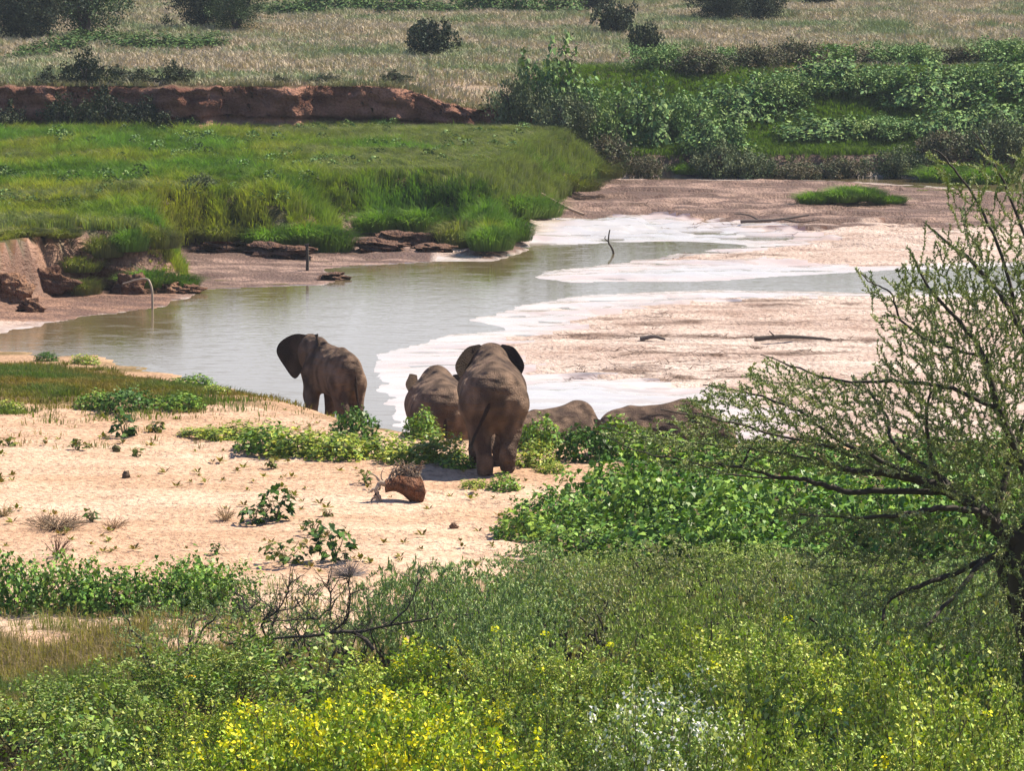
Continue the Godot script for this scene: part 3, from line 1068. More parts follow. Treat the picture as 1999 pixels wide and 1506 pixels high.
func acacia_tree() -> void:
	var d := 52.0
	var foot := put(1992, d)
	var o := thing("acacia_tree", "tall acacia at the right edge with black trunk and wispy green crown", "tree", foot)
	var wood := MB.new()
	var bough := MB.new()
	var lf := MB.new()
	var skel := PackedVector3Array()
	var bark := Color(0.045, 0.037, 0.03)
	var trunks := [
		[[2040, 1520], [2030, 1340], [2012, 1220], [1996, 1130], [2004, 1060], [2030, 1010], [2080, 900], 0.0, 0.0, 0.20, 0.12],
		[[2016, 1250], [1978, 1170], [1958, 1105], [1966, 1064], [2000, 1052], 0.2, 0.1, 0.10, 0.08],
	]
	var limbs := [
		[[1996, 1056], [1939, 1026], [1903, 986], [1862, 965], [1811, 943], [1738, 925], [1665, 921], [1580, 890], 0.0, 0.3, 0.109, 0.022],
		[[1862, 965], [1775, 958], [1665, 960], [1610, 949], [1570, 936], [1519, 932], [1446, 914], [1390, 905], 0.2, 0.7, 0.041, 0.015],
		[[1940, 1020], [1903, 998], [1830, 993], [1757, 1006], [1665, 1011], [1560, 1004], 0.0, -0.9, 0.048, 0.011],
		[[1960, 1075], [1921, 1093], [1859, 1122], [1793, 1144], [1731, 1177], [1722, 1212], 0.1, -0.6, 0.041, 0.015],
		[[1930, 1090], [1906, 1108], [1866, 1159], [1826, 1203], [1808, 1225], 0.0, -1.2, 0.034, 0.015],
		[[1846, 955], [1822, 911], [1811, 860], [1808, 812], [1815, 760], 0.1, -0.4, 0.037, 0.012],
		[[1850, 958], [1840, 933], [1767, 889], [1738, 852], [1731, 815], [1700, 770], 0.0, 0.9, 0.037, 0.011],
		[[1811, 943], [1700, 890], [1620, 850], [1555, 800], [1446, 763], [1372, 752], 0.0, 0.5, 0.031, 0.006],
		[[1738, 925], [1640, 880], [1520, 850], [1380, 815], [1290, 800], 0.1, -0.7, 0.024, 0.006],
		[[2040, 1010], [1990, 900], [1950, 800], [1920, 700], [1884, 640], [1811, 560], [1775, 486], 0.0, -0.3, 0.061, 0.007],
		[[2070, 930], [2040, 760], [1990, 640], [1940, 560], [1877, 495], [1830, 458], [1802, 433], -0.2, 0.3, 0.048, 0.006],
		[[1990, 640], [1960, 520], [1921, 420], [1870, 341], [1830, 297], [1799, 297], 0.1, 0.4, 0.024, 0.005],
		[[2040, 760], [2030, 560], [1985, 420], [1940, 320], [1899, 257], -0.2, 0.1, 0.031, 0.005],
		[[1920, 700], [1860, 680], [1811, 663], [1757, 626], [1738, 571], [1702, 553], [1670, 525], 0.0, -0.6, 0.020, 0.005],
		[[1950, 800], [1860, 760], [1760, 745], [1640, 745], [1560, 720], [1484, 693], -0.1, 0.2, 0.031, 0.005],
		[[1446, 914], [1450, 905], [1468, 870], [1480, 850], 0.7, 0.6, 0.017, 0.007],
		[[1939, 1026], [1960, 940], [1985, 860], [2020, 780], 0.0, 0.5, 0.054, 0.022],
		[[1570, 936], [1440, 930], [1340, 900], [1240, 880], [1157, 839], 0.6, 0.2, 0.012, 0.004],
		[[1690, 922], [1520, 885], [1380, 868], [1240, 850], [1180, 836], 0.3, 1.0, 0.014, 0.004],
	]
	for group in 2:
		for b in [trunks, limbs][group]:
			var m: int = b.size() - 4
			var ctrl := PackedVector3Array()
			for i in m:
				ctrl.append(at_depth(b[i][0], b[i][1], d + lerpf(b[m], b[m + 1], float(i) / (m - 1))) - foot)
			var pts := PackedVector3Array()
			for i in m - 1:
				for q in 5:
					var w := q / 5.0
					pts.append(ctrl[i].cubic_interpolate(ctrl[i + 1], ctrl[maxi(i - 1, 0)], ctrl[mini(i + 2, m - 1)], w) + ball() * (0.012 if i + q > 0 else 0.0))
			pts.append(ctrl[m - 1])
			(wood if group == 0 else bough).tube(pts, b[m + 2], b[m + 3], 8 if group == 0 else 6, bark)
			if group == 1:
				skel.append_array(pts)
	var crown := PackedVector2Array()
	for p in [[1800, 292], [1832, 300], [1880, 350], [1899, 255], [1960, 300], [2120, 240], [2160, 1000], [1990, 1010], [1880, 985], [1750, 935], [1560, 925], [1420, 925], [1290, 915], [1160, 842], [1300, 810], [1370, 748], [1440, 745], [1480, 690], [1560, 715], [1640, 740], [1715, 700], [1700, 610], [1668, 522], [1740, 530], [1772, 480], [1850, 520], [1800, 432], [1870, 440]]:
		crown.append(Vector2(p[0], p[1]))
	var low := PackedVector2Array([Vector2(1500, 985), Vector2(2050, 1010), Vector2(2050, 1330), Vector2(1850, 1260), Vector2(1700, 1240), Vector2(1560, 1100)])
	var targets := []
	while targets.size() < 4700:
		var q := Vector2(rr(1150, 2160), rr(240, 1020))
		if not Geometry2D.is_point_in_polygon(q, crown):
			continue
		var dense := 0.3 + 0.6 * smoothstep(690.0, 790.0, q.y) * smoothstep(1250.0, 1480.0, q.x) + 1.0 * smoothstep(1720.0, 1860.0, q.x) * smoothstep(430.0, 640.0, q.y)
		if q.y > 880.0 and q.x < 1850.0:
			dense *= 0.5
		if rng.randf() < dense:
			targets.append(at_depth(q.x, q.y, d + rr(-1.6, 1.6)) - foot)
	for i in 1300:
		var q := Vector2(rr(1500, 2050), rr(980, 1330))
		if Geometry2D.is_point_in_polygon(q, low):
			targets.append(at_depth(q.x, q.y, d + rr(-1.6, 0.8)) - foot)
	var heart := at_depth(2010, 1010, d) - foot
	targets.sort_custom(func(p, q): return p.distance_squared_to(heart) < q.distance_squared_to(heart))
	sprays(bough, lf, skel, PackedVector3Array(targets), [Color(0.26, 0.305, 0.14), Color(0.195, 0.245, 0.11), Color(0.36, 0.39, 0.20), Color(0.15, 0.195, 0.085)], 0.036, 0.014, 3, 0.006, Color(0.085, 0.085, 0.045), 0.07, 0.08, heart, 0.5)
	# the long shoots are leafy to their ends
	part("trunk", wood.mesh(M.wood), o)
	part("branches", bough.mesh(M.wood), o)
	part("crown", lf.mesh(M.leaf), o, true)


# ---------------------------------------------------------------- elephants
func skinned(bones: Array, cell: float, k: float) -> ArrayMesh:      # one continuous surface round tapered bones (surface nets)
	var lo := Vector3(9, 9, 9)
	var hi := -lo
	for b in bones:
		for e in 2:
			var r: float = b[1 + 2 * e] * maxf(1.0, b[4]) + 0.12
			lo = lo.min(b[2 * e] - Vector3.ONE * r)
			hi = hi.max(b[2 * e] + Vector3.ONE * r)
	lo.y = -cell * 2.5
	var nx := int((hi.x - lo.x) / cell) + 2
	var ny := int((hi.y - lo.y) / cell) + 2
	var nz := int((hi.z - lo.z) / cell) + 2
	var f := PackedFloat32Array()
	f.resize(nx * ny * nz)
	var reach := 4.6 / k
	for b in bones:
		var sx: float = b[4]
		var ax: float = b[0].x / sx
		var ay: float = b[0].y
		var az: float = b[0].z
		var ex: float = b[2].x / sx - ax
		var ey: float = b[2].y - ay
		var ez: float = b[2].z - az
		var r0: float = b[1]
		var dr: float = b[3] - r0
		var ee := ex * ex + ey * ey + ez * ez + 1e-9
		var rm := maxf(r0, b[3]) + reach
		var i0 := maxi(int((minf(b[0].x, b[2].x) - rm * sx - lo.x) / cell), 0)
		var i1 := mini(int((maxf(b[0].x, b[2].x) + rm * sx - lo.x) / cell) + 1, nx - 1)
		var j0 := maxi(int((minf(ay, b[2].y) - rm - lo.y) / cell), 0)
		var j1 := mini(int((maxf(ay, b[2].y) + rm - lo.y) / cell) + 1, ny - 1)
		var k0 := maxi(int((minf(az, b[2].z) - rm - lo.z) / cell), 0)
		var k1 := mini(int((maxf(az, b[2].z) + rm - lo.z) / cell) + 1, nz - 1)
		for kk in range(k0, k1 + 1):
			var z := lo.z + kk * cell - az
			for j in range(j0, j1 + 1):
				var y := lo.y + j * cell - ay
				var row := (kk * ny + j) * nx
				for i in range(i0, i1 + 1):
					var x := (lo.x + i * cell) / sx - ax
					var t := clampf((x * ex + y * ey + z * ez) / ee, 0.0, 1.0)
					var px := x - t * ex
					var py := y - t * ey
					var pz := z - t * ez
					var dd := sqrt(px * px + py * py + pz * pz) - r0 - t * dr
					if dd < reach:
						f[row + i] += exp(-k * maxf(dd, -0.5))
	for q in f.size():
		f[q] = -log(f[q] + 0.01) / k
	for kk in nz:
		for j in ny:
			var y := lo.y + j * cell
			if y < 0.03:
				var row := (kk * ny + j) * nx
				for i in nx:
					f[row + i] = maxf(f[row + i], 0.012 - y)
	var mb := MB.new()
	var id := PackedInt32Array()
	id.resize(f.size())
	id.fill(-1)
	var off := PackedInt32Array([0, 1, nx, nx + 1, nx * ny, nx * ny + 1, nx * ny + nx, nx * ny + nx + 1])
	var edges := [[0, 1], [2, 3], [4, 5], [6, 7], [0, 2], [1, 3], [4, 6], [5, 7], [0, 4], [1, 5], [2, 6], [3, 7]]
	var at: Array[Vector3] = []
	for q in 8:
		at.append(Vector3(q & 1, (q >> 1) & 1, q >> 2))
	for kk in nz - 1:
		for j in ny - 1:
			for i in nx - 1:
				var q := (kk * ny + j) * nx + i
				var s := 0
				for e in 8:
					if f[q + off[e]] < 0.0:
						s += 1
				if s == 0 or s == 8:
					continue
				var sum := Vector3.ZERO
				var m := 0
				for e in edges:
					var a := f[q + off[e[0]]]
					var b := f[q + off[e[1]]]
					if (a < 0.0) != (b < 0.0):
						sum += at[e[0]].lerp(at[e[1]], a / (a - b))
						m += 1
				var g := Vector3.ZERO
				for e in 8:
					g += (at[e] * 2.0 - Vector3.ONE) * f[q + off[e]]
				id[q] = mb.v.size()
				var p := lo + (Vector3(i, j, kk) + sum / m) * cell
				mb.v.append(p)
				var fold := Vector3(fine.get_noise_3d(p.x * 55.0, p.y * 130.0, p.z * 55.0), 1.5 * fine.get_noise_3d(p.x * 40.0 + 50.0, p.y * 170.0, p.z * 40.0), fine.get_noise_3d(p.x * 55.0, p.y * 130.0 + 90.0, p.z * 55.0))
				mb.n.append((g.normalized() + 0.5 * fold).normalized())
				mb.c.append(hide_color(p))
	for kk in range(1, nz - 1):
		for j in range(1, ny - 1):
			for i in range(1, nx - 1):
				var q := (kk * ny + j) * nx + i
				var a := f[q] < 0.0
				for ax in 3:
					var o: int = [1, nx, nx * ny][ax]
					if a == (f[q + o] < 0.0):
						continue
					var u: int = [nx, nx * ny, 1][ax]
					var w: int = [nx * ny, 1, nx][ax]
					var p0 := id[q]
					var p1 := id[q - u]
					var p2 := id[q - u - w]
					var p3 := id[q - w]
					mb.tri(p0, p1, p2, mb.n[p0] + mb.n[p2])
					mb.tri(p0, p2, p3, mb.n[p0] + mb.n[p2])
	return mb.mesh(M.skin)


func hide_color(p: Vector3) -> Color:
	var a := noise.get_noise_3d(p.x * 16.0, p.y * 12.0, p.z * 16.0)
	var b := fine.get_noise_3d(p.x * 60.0, p.y * 40.0, p.z * 60.0)
	return Color(0.13, 0.094, 0.075).lerp(Color(0.38, 0.27, 0.20), clampf(0.36 + 0.8 * a + 0.9 * b + 0.35 * noise.get_noise_3d(p.x * 5.0, p.y * 5.0 + 30.0, p.z * 5.0), 0, 1))


func ear_mesh(mirror: float) -> ArrayMesh:
	var ring := PackedVector2Array()
	var ctl := [Vector2(0, 0.33), Vector2(0.14, 0.40), Vector2(0.34, 0.40), Vector2(0.57, 0.30), Vector2(0.74, 0.14), Vector2(0.79, -0.04), Vector2(0.72, -0.22), Vector2(0.56, -0.45), Vector2(0.40, -0.66), Vector2(0.28, -0.72), Vector2(0.17, -0.58), Vector2(0.08, -0.33), Vector2(0.0, -0.12)]
	var m := ctl.size()
	for i in m:
		for q in 3:
			ring.append(ctl[i].cubic_interpolate(ctl[(i + 1) % m], ctl[(i + m - 1) % m], ctl[(i + 2) % m], q / 3.0))
	var mb := MB.new()
	var cnt := ring.size()
	var mid := Vector2(0.26, -0.04)
	for side in [1.0, -1.0]:
		for r in range(0, 7):
			var t := r / 6.0
			for i in cnt:
				var p := mid.lerp(ring[i], t)
				var z := 0.16 * pow(p.x / 0.8, 2.0) + 0.035 * sin(p.y * 9.0 + p.x * 4.0) * p.x + 0.02 * sin(i * 0.9) * t * t
				mb.v.append(Vector3(mirror * p.x, p.y, z + side * (0.016 - 0.011 * t)))
				mb.c.append(hide_color(Vector3(p.x * 0.6, p.y * 0.6, 3.0)) * 0.8)
	for s in 2:
		for r in 7:
			for i in cnt:
				var k := s * 7 * cnt + r * cnt + i
				mb.n.append(Vector3(-mirror * 0.4 * mb.v[k].x * mirror, 0, 1).normalized() * (1.0 if s == 0 else -1.0))
	for s in 2:
		var base := s * 7 * cnt
		for r in 6:
			for i in cnt:
				var a := base + r * cnt + i
				var b := base + r * cnt + (i + 1) % cnt
				mb.tri(a, b, a + cnt, mb.n[a])
				mb.tri(b, b + cnt, a + cnt, mb.n[a])
	for i in cnt:
		var a := 6 * cnt + i
		var b := 6 * cnt + (i + 1) % cnt
		var o := (mb.v[a] - Vector3(mirror * mid.x, mid.y, 0)).normalized()
		mb.tri(a, b, a + 7 * cnt, o)
		mb.tri(b, b + 7 * cnt, a + 7 * cnt, o)
	return mb.mesh(M.skin)


func elephant(label: String, foot: Vector3, turn: float, size: float, pose: Dictionary) -> void:
	var o := thing("elephant", label, "elephant", foot, turn, "elephants going down to the river")
	var hl: Array = pose.get("hind", [Vector3(-0.32, 0, 0.84), Vector3(0.32, 0, 0.80)])
	var ff: Array = pose.get("fore", [Vector3(-0.33, 0, -0.62), Vector3(0.33, 0, -0.72)])
	var wide: float = pose.get("wide", 1.0)
	var lean: float = pose.get("lean", 0.0)
	var bones := [
		[Vector3(0, 1.36 + lean, 0.62), 0.585 - lean, Vector3(0, 1.42 + lean, -0.5), 0.57 - lean, 1.02 * wide + lean],
		[Vector3(0, 1.22 + lean * 1.8, 0.25), 0.50 - lean, Vector3(0, 1.30 + lean * 1.8, -0.2), 0.50 - lean, 1.05 * wide],
		[Vector3(0, 1.62, 0.78), 0.30, Vector3(0, 1.64, -0.6), 0.40, 0.95 * wide],
		[Vector3(0, 1.90, 0.50), 0.10, Vector3(0, 1.88, 0.05), 0.09, 0.9], [Vector3(0, 1.88, 0.05), 0.09, Vector3(0, 2.04, -0.65), 0.11, 0.9],
		[Vector3(0, 1.90, 0.50), 0.10, Vector3(0, 1.60, 1.12), 0.06, 1.0],
		[Vector3(0, 1.42, 0.92), 0.27, Vector3(0, 1.60, 0.88), 0.26, 1.2],
		[Vector3(0, 1.80, -0.80), 0.38, Vector3(0, 1.86 - pose.get("low", 0.0), -1.15), 0.36, 0.85],
	]
	for s in 2:
		var sg := -1.0 if s == 0 else 1.0
		var h: Vector3 = hl[s]
		var lift: float = h.y
		var hip := Vector3(sg * 0.35 * wide, 1.26, 0.78)
		var knee := Vector3(lerpf(hip.x, h.x, 0.55), 0.74 + lift * 0.4, h.z - 0.10)
		bones.append([hip, 0.29, knee, 0.165, 0.9])
		if lift > 0.02:
			bones.append([knee, 0.175, Vector3(h.x, 0.30 + lift, h.z + 0.06), 0.115, 1.0])
			bones.append([Vector3(h.x, 0.29 + lift, h.z + 0.04), 0.115, Vector3(h.x, 0.12 + lift * 0.3, h.z - 0.02), 0.135, 1.0])
		else:
			bones.append([knee, 0.16, Vector3(h.x, 0.26, h.z + 0.03), 0.115, 1.0])
			bones.append([Vector3(h.x, 0.24, h.z + 0.03), 0.115, Vector3(h.x, 0.02, h.z - 0.01), 0.145, 1.0])
		var a: Vector3 = ff[s]
		var elbow := Vector3(lerpf(sg * 0.34, a.x, 0.5), 0.86, -0.60)
		bones.append([Vector3(sg * 0.33 * wide, 1.42, -0.62), 0.30, elbow, 0.17, 0.9])
		bones.append([elbow, 0.165, Vector3(a.x, 0.30, a.z), 0.12, 1.0])
		bones.append([Vector3(a.x, 0.28, a.z), 0.12, Vector3(a.x, 0.02, a.z - 0.03), 0.15, 1.0])
	var hb := Basis(Vector3.UP, pose.get("look", 0.0)) * Basis(Vector3.RIGHT, pose.get("nod", 0.0))
	var pivot := Vector3(0, 1.86 - pose.get("low", 0.0), -1.12)
	for b in [
		[Vector3(0, 0.05, -0.05), 0.36, Vector3(0, 0.10, -0.42), 0.31, 1.0], [Vector3(0, 0.22, -0.22), 0.20, Vector3(0, 0.24, -0.42), 0.18, 1.2],
		[Vector3(0, -0.10, -0.35), 0.27, Vector3(0, -0.36, -0.42), 0.17, 0.95], [Vector3(0, -0.02, -0.60), 0.215, Vector3(0, -0.40, -0.80), 0.165, 1.0],
		[Vector3(0, -0.40, -0.80), 0.165, Vector3(0, -0.90, -0.90), 0.115, 1.0], [Vector3(0, -0.90, -0.90), 0.115, Vector3(0.02, -1.38, -0.86), 0.075, 1.0],
		[Vector3(0.02, -1.38, -0.86), 0.075, Vector3(0.03, -1.58, -0.70), 0.055, 1.0], [Vector3(-0.19, -0.22, -0.66), 0.06, Vector3(-0.19, -0.30, -0.74), 0.05, 1.0], [Vector3(0.19, -0.22, -0.66), 0.06, Vector3(0.19, -0.30, -0.74), 0.05, 1.0]]:
		bones.append([pivot + hb * b[0], b[1], pivot + hb * b[2], b[3], b[4]])
	var body := part("body", skinned(bones, 0.032, 17.0), o)
	var slim: float = pose.get("slim", 1.0)
	var fit := Vector3(slim, 1.0, slim) * size
	body.scale = fit
	for s in 2:
		var sg := -1.0 if s == 0 else 1.0
		var e := part("ear", ear_mesh(sg), o)
		var spread: float = pose.get("ears", [1.15, 1.15])[s]     # turn of the ear from straight sideways back towards the shoulder
		e.basis = (hb * Basis(Vector3.UP, -sg * spread) * Basis(Vector3.FORWARD, sg * pose.get("droop", 0.1))).scaled(Vector3.ONE * size * pose.get("ear_size", 0.92))
		e.position = (pivot + hb * Vector3(sg * pose.get("ear_x", 0.33), pose.get("ear_up", 0.10), -0.06)) * fit
		var eye := SphereMesh.new()
		eye.radius = 0.026
		eye.height = 0.052
		eye.radial_segments = 10
		eye.rings = 6
		eye.material = M.eye
		var ey := part("eye", eye, o)
		ey.position = (pivot + hb * Vector3(sg * 0.262, 0.02, -0.52)) * fit
		if not pose.get("tusks", true):
			continue
		var ivory := MB.new()
		ivory.tube(bent(Vector3(sg * 0.19, -0.30, -0.72), Vector3(sg * 0.27, -0.62, -1.06), -0.1, 8), 0.042, 0.012, 8, Color(0.55, 0.48, 0.36))
		var tk := part("tusk", ivory.mesh(M.wood), o)
		tk.basis = hb * size
		tk.position = pivot * fit
	var tb := MB.new()
	var swing: Vector3 = pose.get("tail", Vector3(0.0, -0.9, 0.1))
	var root := Vector3(0, 1.60, 1.17)
	var tp := PackedVector3Array()
	var tc := [root + Vector3(0, 0.10, -0.16), root + Vector3(swing.x * 0.1, -0.12, 0.0), root + Vector3(swing.x * 0.5, swing.y * 0.55, 0.04), root + swing]
	for i in 3:
		for q in 5:
			tp.append(tc[i].cubic_interpolate(tc[i + 1], tc[maxi(i - 1, 0)], tc[mini(i + 2, 3)], q / 5.0))
	tp.append(tc[3])
	tb.tube(tp, 0.065, 0.022, 8, Color(0.06, 0.042, 0.034))
	var tail := part("tail", tb.mesh(M.skin), o)
	tail.scale = fit
	var hb2 := MB.new()
	for i in 26:
		var q := root + swing - swing.normalized() * rr(-0.02, 0.16)
		hb2.tube(PackedVector3Array([q, q + swing.normalized() * 0.12 + ball() * 0.03, q + swing.normalized() * rr(0.2, 0.3) + ball() * 0.05 + Vector3.DOWN * 0.05]), 0.006, 0.003, 3, Color(0.03, 0.025, 0.022))
	var tt := part("tail_tuft", hb2.mesh(M.wood), tail)
	tt.position = Vector3.ZERO


func size_to(px: float, py: float, d: float, tall: float, ground: float) -> float:     # how large a thing must be to reach up to that line of sight
	return (at_depth(px, py, d).y - ground) / tall


func elephants() -> void:
	var f := put(962, 89.75)
	elephant("largest elephant walking away, hind foot lifted, nearest of the herd", f, 0.03, 1.0, {"hind": [Vector3(-0.17, 0.0, 0.88), Vector3(0.25, 0.09, 0.86)], "fore": [Vector3(-0.28, 0, -0.7), Vector3(0.16, 0, -0.45)], "ears": [0.36, 0.56], "ear_size": 0.86, "ear_x": 0.10, "droop": 0.30, "low": 0.08, "ear_up": 0.12, "tail": Vector3(-0.36, -0.82, 0.12), "nod": -0.1, "wide": 1.04})
	f = put(648, 105.0)
	elephant("young elephant on the left, dark ear spread, turned towards the river", f, 0.56, size_to(657, 676, 105.0, 2.05, f.y), {"slim": 0.80, "ear_x": 0.10, "tusks": false, "lean": 0.09, "look": -0.4, "ears": [-0.12, 1.45], "nod": -0.06, "droop": -0.05, "low": 0.08, "wide": 0.84, "tail": Vector3(0.08, -0.92, 0.14), "ear_size": 0.86, "hind": [Vector3(-0.22, 0, 1.05), Vector3(0.30, 0, 0.84)], "fore": [Vector3(-0.28, 0, -0.60), Vector3(0.28, 0, -0.72)]})
	f = put(858, 100.4)
	elephant("broad elephant seen from behind, half hidden between vines and the largest one", f, 0.10, size_to(858, 732, 100.0, 2.12, f.y), {"ears": [1.0, 0.7], "wide": 1.08, "nod": -0.3, "low": 0.35})
	f = put(1078, 104.5)
	f.y = -2.4
	elephant("small rounded elephant back showing low just right of the largest elephant", f, -0.95, size_to(1078, 797, 104.0, 2.12, f.y), {"nod": -0.5, "wide": 1.05, "low": 0.62, "ears": [1.45, 1.45]})
	f = put(1275, 106.0)
	f.y = -2.62
	elephant("elephant side on behind the vines, only its saddle back showing", f, -PI / 2 + 0.08, size_to(1275, 786, 106.0, 2.12, f.y), {"ears": [1.35, 1.35], "nod": -0.4, "low": 0.45})


# ---------------------------------------------------------------- small things
func rock(called: String, label: String, category: String, at: Vector3, r: Vector3, col: Color, m: Material, group := "", rough := 0.25) -> void:
	var mb := MB.new()
	var seg := 18
	var ph := rr(0, 50)
	for j in seg + 1:
		var th := PI * j / seg
		for i in seg:
			var a := TAU * i / seg
			var u := Vector3(sin(th) * cos(a), cos(th), sin(th) * sin(a))
			var k := 1.0 + rough * 2.0 * noise.get_noise_3d(u.x * 22.0 + ph, u.y * 22.0, u.z * 22.0) + rough * 0.6 * fine.get_noise_3d(u.x * 60.0 + ph, u.y * 60.0, u.z * 60.0)
			mb.v.append(u * r * k)
			mb.n.append((u / r).normalized())
			mb.c.append(vary(col, 0.15))
	for j in seg:
		for i in seg:
			var a := j * seg + i
			var b := j * seg + (i + 1) % seg
			mb.tri(a, b, a + seg, mb.n[a] + mb.n[b + seg])
			mb.tri(b, b + seg, a + seg, mb.n[a] + mb.n[b + seg])
	for i in mb.n.size():
		mb.n[i] = Vector3.ZERO
	for t in mb.ix.size() / 3:
		var a := mb.ix[t * 3]
		var b := mb.ix[t * 3 + 1]
		var c := mb.ix[t * 3 + 2]
		var nn := (mb.v[c] - mb.v[a]).cross(mb.v[b] - mb.v[a])
		mb.n[a] += nn; mb.n[b] += nn; mb.n[c] += nn
	for i in mb.n.size():
		mb.n[i] = mb.n[i].normalized()
	var o := MeshInstance3D.new()
	o.name = numbered(called)
	o.mesh = mb.mesh(m)
	add_child(o, true)
	o.position = at + Vector3.UP * r.y * 0.45
	o.rotation.y = rr(-0.4, 0.4)
	tag(o, label, category, group)


func stick(called: String, label: String, category: String, lines: Array, base: Vector3, col: Color) -> void:     # lines of points in metres from the base, each with two radii
	var mb := MB.new()
	for l in lines:
		var pts := PackedVector3Array()
		var m: int = l.size() - 2
		for i in m - 1:
			for q in 4:
				pts.append(l[i].cubic_interpolate(l[i + 1], l[maxi(i - 1, 0)], l[mini(i + 2, m - 1)], q / 4.0) + ball() * 0.1 * l[m])
		pts.append(l[m - 1])
		mb.tube(pts, l[m], l[m + 1], 8, vary(col, 0.15))
	var o := MeshInstance3D.new()
	o.name = numbered(called)
	o.mesh = mb.mesh(M.wood)
	add_child(o, true)
	o.position = base
	tag(o, label, category)


func dead_shrub(label: String, at: Vector3, r: float, h: float, count: int, col: Color) -> void:
	var mb := MB.new()
	for i in count:
		var u := ball()
		u.y = absf(u.y)
		var tip := Vector3(u.x * r, h * (0.25 + 0.75 * u.y), u.z * r)
		var pts := bent(Vector3.ZERO, tip, h * rr(-0.1, 0.25), 6, 0.04 * r)
		mb.tube(pts, 0.010, 0.003, 4, vary(col, 0.25))
		for k in 3:
			var p := pts[2 + k]
			mb.tube(PackedVector3Array([p, p + (u + ball()).normalized() * r * rr(0.2, 0.4)]), 0.005, 0.002, 3, vary(col, 0.25))
	var o := thing("dead_shrub", label, "dead shrub", at)
	part("twigs", mb.mesh(M.wood), o)


func driftwood() -> void:
	var b := spot(785, 978)
	var o := thing("driftwood_stump", "reddish driftwood stump with tangled roots lying on the sand", "stump", b, 0.12)
	var mb := MB.new()
	var pts := PackedVector3Array()
	for i in 12:
		var t := i / 11.0
		pts.append(Vector3(-0.30 + 0.66 * t, 0.26 - 0.05 * t + 0.06 * sin(t * 5.0), 0.05 + 0.06 * t))
	var k := 0
	for i in 12:
		for s in 16:
			var a := TAU * s / 16.0
			var t := i / 11.0
			var r := lerpf(0.11, 0.215, smoothstep(0.0, 0.7, t)) * (1.0 if i < 11 else 0.75) * (1.0 + 0.55 * noise.get_noise_3d(t * 22.0, cos(a) * 14.0, sin(a) * 14.0))
			mb.v.append(pts[i] + Vector3(0, cos(a) * r, sin(a) * r))
			mb.n.append(Vector3(0, cos(a), sin(a)))
			mb.c.append(vary(Color(0.20, 0.10, 0.062), 0.3))
	for i in 11:
		for s in 16:
			var a := i * 16 + s
			var c := i * 16 + (s + 1) % 16
			mb.tri(a, c, a + 16, mb.n[a])
			mb.tri(c, c + 16, a + 16, mb.n[a])
	k = mb.v.size()
	mb.v.append(pts[11] + Vector3(0.05, 0, 0)); mb.n.append(Vector3.RIGHT); mb.c.append(Color(0.17, 0.085, 0.05))
	for s in 16:
		mb.tri(176 + s, 176 + (s + 1) % 16, k, Vector3.RIGHT)
	part("log", mb.mesh(M.clay), o)
	var tangle := MB.new()
	for i in 90:
		var a := Vector3(rr(-0.15, 0.35), rr(0.30, 0.42), rr(-0.25, 0.15))
		var e := Vector3(rr(-0.22, 0.42), rr(0.30, 0.70), rr(-0.35, 0.15))
		tangle.tube(bent(a, e, rr(0.0, 0.15), 6, 0.03), rr(0.008, 0.022), 0.005, 5, vary(Color(0.17, 0.125, 0.09), 0.4))
	part("root_tangle", tangle.mesh(M.wood), o, true)
	var prongs := [[Vector3(-0.26, 0.30, 0.05), Vector3(-0.40, 0.30, 0.06), Vector3(-0.47, 0.16, 0.09), Vector3(-0.44, -0.03, 0.12), 0.055, 0.03], [Vector3(-0.41, 0.24, 0.07), Vector3(-0.52, 0.20, 0.10), Vector3(-0.62, 0.17, 0.12), 0.04, 0.012], [Vector3(-0.46, 0.18, 0.08), Vector3(-0.40, 0.06, 0.14), Vector3(-0.34, -0.03, 0.16), 0.035, 0.015], [Vector3(-0.38, 0.31, 0.04), Vector3(-0.44, 0.42, 0.0), Vector3(-0.55, 0.50, -0.05), 0.03, 0.008], [Vector3(-0.28, 0.30, 0.04), Vector3(-0.22, 0.42, 0.0), Vector3(-0.16, 0.52, 0.0), 0.035, 0.012], [Vector3(-0.45, 0.1, 0.1), Vector3(-0.54, 0.04, 0.12), Vector3(-0.58, -0.04, 0.13), 0.025, 0.01], [Vector3(-0.33, 0.32, 0.03), Vector3(-0.36, 0.42, 0.02), Vector3(-0.33, 0.54, 0.0), 0.02, 0.006]]
	for l in prongs:
		var r := MB.new()
		var q := PackedVector3Array()
		for i in l.size() - 2:
			q.append(l[i])
		var smooth := PackedVector3Array()
		for i in q.size() - 1:
			for w in 4:
				smooth.append(q[i].cubic_interpolate(q[i + 1], q[maxi(i - 1, 0)], q[mini(i + 2, q.size() - 1)], w / 4.0) + ball() * 0.018)
		smooth.append(q[q.size() - 1])
		r.tube(smooth, l[l.size() - 2], l[l.size() - 1], 7, vary(Color(0.30, 0.235, 0.175), 0.1))
		part("root", r.mesh(M.wood), o)


